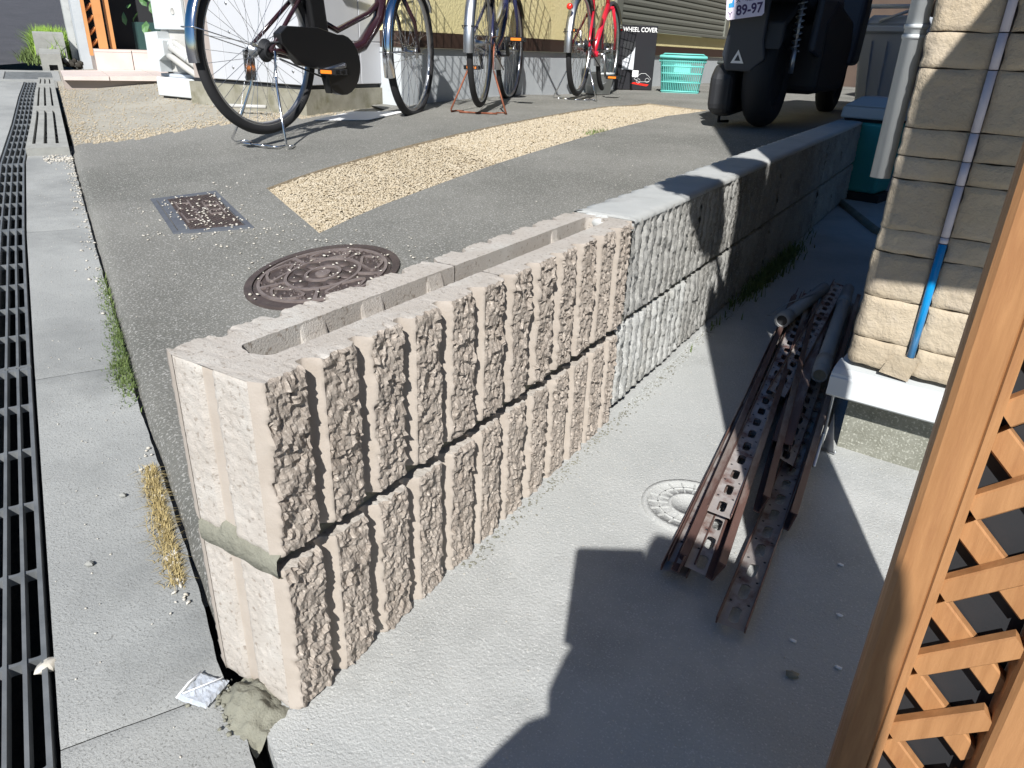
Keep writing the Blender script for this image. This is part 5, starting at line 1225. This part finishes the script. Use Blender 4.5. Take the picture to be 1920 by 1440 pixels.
for _ in range(5200):
    s = 3.42 + 2.3 * random.random(); q = abs(random.gauss(0, .10)) if random.random() < .25 else random.uniform(.2, 1.5)
    if q > .3 and random.random() < .45 and s < 3.9: pass
    p = W(s, q); P.append((p[0], p[1], slab_z(p[0], p[1]) - .010)); S.append(random.uniform(.002, .0065))
for _ in range(2600):
    s = 3.40 + abs(random.gauss(0, .16)); q = random.uniform(.05, 1.3); p = W(s, q); P.append((p[0], p[1], slab_z(p[0], p[1]) - .010)); S.append(random.uniform(.0025, .007))
pebbles('loose_gravel', P, S, 'stone', .6, kind='stuff', label='loose gravel washed over the rough concrete beside the air conditioner', cat='gravel')
P = []; S = []
for _ in range(230):
    s = random.triangular(1.2, 3.2, 3.15); q = seamq(s) - abs(random.gauss(.008, .018)) - .002; P.append(W(s, q, .002)); S.append(random.uniform(.002, .006))
for _ in range(120):
    s = random.gauss(3.14, .04); q = random.uniform(-.12, -.01); P.append(W(s, q, .002)); S.append(random.uniform(.003, .008))
for _ in range(60):
    s = random.uniform(.2, .62); q = -abs(random.gauss(.006, .006)); P.append(W(s, q, .002)); S.append(random.uniform(.002, .0055))
for _ in range(160):
    P.append(W(random.uniform(-.1, 3.1), random.uniform(-.15, -.03), .001)); S.append(random.uniform(.0007, .0022))
pebbles('kerb_pebbles', P, S, 'pebble', kind='stuff', label='pale pebbles gathered in the seam of the kerb', cat='pebbles')
P = [(random.uniform(.03, .75), random.uniform(-.2, 1.2), 0) for _ in range(700)]; P = [(a, b, yard_z(b) + .001) for a, b, c in P]
pebbles('yard_grit', P, RNG.uniform(.0004, .0016, 700), 'pebble', kind='stuff', label='fine grit on the yard paving', cat='grit')
def clod(x, y, z, r, m, label, cat='stone', name='stone_chip', sc_=(1, .8, .6)):
    mb = MB(); mb.sphere((0, 0, 0), r, 10, sc_, .6); o = mb.build(name, m); o.location = (x, y, z); return tag(o, label, cat)
clod(*W(.345, -.105, .003), .006, 'greyblock', 'small grey stone chip in the middle of the nearest kerb slab')
clod(*W(.49, -.052, .003), .0055, 'greyblock', 'small grey stone chip on the kerb nearer the dry grass')
clod(*W(.19, -.158, -.006), .010, 'pebble', 'white pebble caught in the nearest steel grating', 'pebble', 'pebble', (1, 1.4, .8))
clod(.463, .352, yard_z(.35) + .003, .0062, 'plinth', 'small brown pebble on the shaded yard paving below the steel bars', 'pebble', 'pebble', (1.2, 1, .6))
for k, (x, y) in enumerate(((.478, .60), (.494, .49), (.508, .395), (.452, .41))):
    clod(x, y, yard_z(y) + .002, .0035, 'white', ['white chip on the yard paving nearest the stone house', 'second white chip from the stone house', 'white chip beside the lattice stile', 'white chip between the steel channel and the lattice'][k], 'chip', 'paint_chip', (1.3, .7, .3))
# weeds and grass
def sw(s, q): p = W(s, q); return (p[0], p[1], p[2] - .004)
P = [sw(random.gauss(.93, .06), -abs(random.gauss(.012, .012))) for _ in range(900)] + [sw(random.gauss(1.12, .08), -abs(random.gauss(.008, .010))) for _ in range(650)] + [sw(random.gauss(1.4, .08), -abs(random.gauss(.008, .010))) for _ in range(350)]
blades('seam_weeds', P, .014, .0011, 'grass', lean=1.3, kind='stuff', label='low green weeds growing in the seam between kerb and driveway', cat='weeds')
P = [sw(.25 + .30 * random.random() ** .9, -abs(random.gauss(.004, .008)) - .001) for _ in range(2200)]
blades('dry_grass', P, .017, .0007, 'straw', lean=1.6, kind='stuff', label='strip of dry straw-coloured grass in the seam beside the wall end', cat='dry grass')
P = [W(8.1 + random.gauss(0, .25), .03 + random.gauss(0, .06)) for _ in range(3600)]
blades('lime_grass', P, .24, .006, 'lime', lean=.9, kind='stuff', label='clump of bright green grass beside the asphalt road', cat='grass')
P = [W(7.75 + random.gauss(0, .2), -.10 + random.gauss(0, .05)) for _ in range(1500)]
blades('pale_grass', P, .10, .005, 'grass', lean=1.2, kind='stuff', label='low green grass spreading onto the edge of the road', cat='grass')
P = [(.018 + abs(random.gauss(0, .02)), y, yard_z(y)) for y in [random.gauss(2.05, .22) for _ in range(900)]]
blades('wall_weeds', P, .045, .002, 'grass', lean=1.2, kind='stuff', label='green weeds at the foot of the old wall in the shade', cat='weeds')
P = []
for _ in range(120):
    xx, yy = random.gauss(-1.08, .03), random.gauss(3.0, .06); P.append((xx, yy, slab_z(xx, yy) - .008))
blades('gravel_weeds', P, .018, .002, 'grass', lean=1.2, kind='stuff', label='small green weed at the edge of the gravel strip', cat='weeds')
# clear wrapper on the kerb
t = thing('plastic_wrapper', 'crumpled clear plastic wrapper lying on the kerb near the wall end', 'wrapper', W(.075, -.03, .001))
mb = MB(); rows = []
e1 = Vector((.036, .010, -.001)); e2 = Vector((.008, -.038, -.001)); c0 = Vector((-.116, -.024, -.3925))
for i in range(13):
    row = []
    for j in range(13):
        u, v = i / 12, j / 12; p = c0 + e1 * u * 1.0 + e2 * v; h = .0035 + .004 * abs(noise.noise(Vector((u * 4, v * 4, 3)))) + .002 * (1 - abs(u + v - 1) * 6 if abs(u + v - 1) < .16 else 0) - .003 * (i in (0, 12) or j in (0, 12)); row.append((p.x + .002 * noise.noise(Vector((u * 9, v * 9, 1))), p.y, p.z + h))
    rows.append(row)
mb.grid(rows, False); wpart(mb, 'film', 'film', t)
mb = MB(); q0 = c0 + e1 * .1 + e2 * .1
mb.add([c0 + e1 * u + e2 * v + Vector((0, 0, .0018)) for u, v in ((.15, .15), (.85, .15), (.85, .85), (.15, .85))], [(0, 1, 2, 3)]); wpart(mb, 'paper_insert', 'paper', t)
mb = MB(); mb.tube([c0 + e1 * .85 + e2 * .1 + Vector((0, 0, .009)), c0 + e1 * .15 + e2 * .9 + Vector((0, 0, .008))], .0009, 5); mb.tube([c0 + Vector((0, 0, .003)), c0 + e2 * .5 + Vector((0, 0, .006)), c0 + e2 + Vector((0, 0, .003))], .0014, 5); wpart(mb, 'fold', 'white', t)
# white sheet lying by the plinth
mb = MB(); P = [(-2.40, 2.45), (-2.18, 2.62), (-2.24, 3.0), (-2.46, 2.80)]; mb.add([(x, y, slab_z(x, y) + .006) for x, y in P] + [(x, y, slab_z(x, y) + .003) for x, y in P], [(3, 2, 1, 0), (4, 5, 6, 7)] + [(i, (i + 1) % 4, (i + 1) % 4 + 4, i + 4) for i in range(4)]); o = recentre(mb.build('white_board', 'white'), (-2.3, 2.7, -.09)); tag(o, 'thin white board lying on the ground between the plinth and the nearest bicycle', 'board')
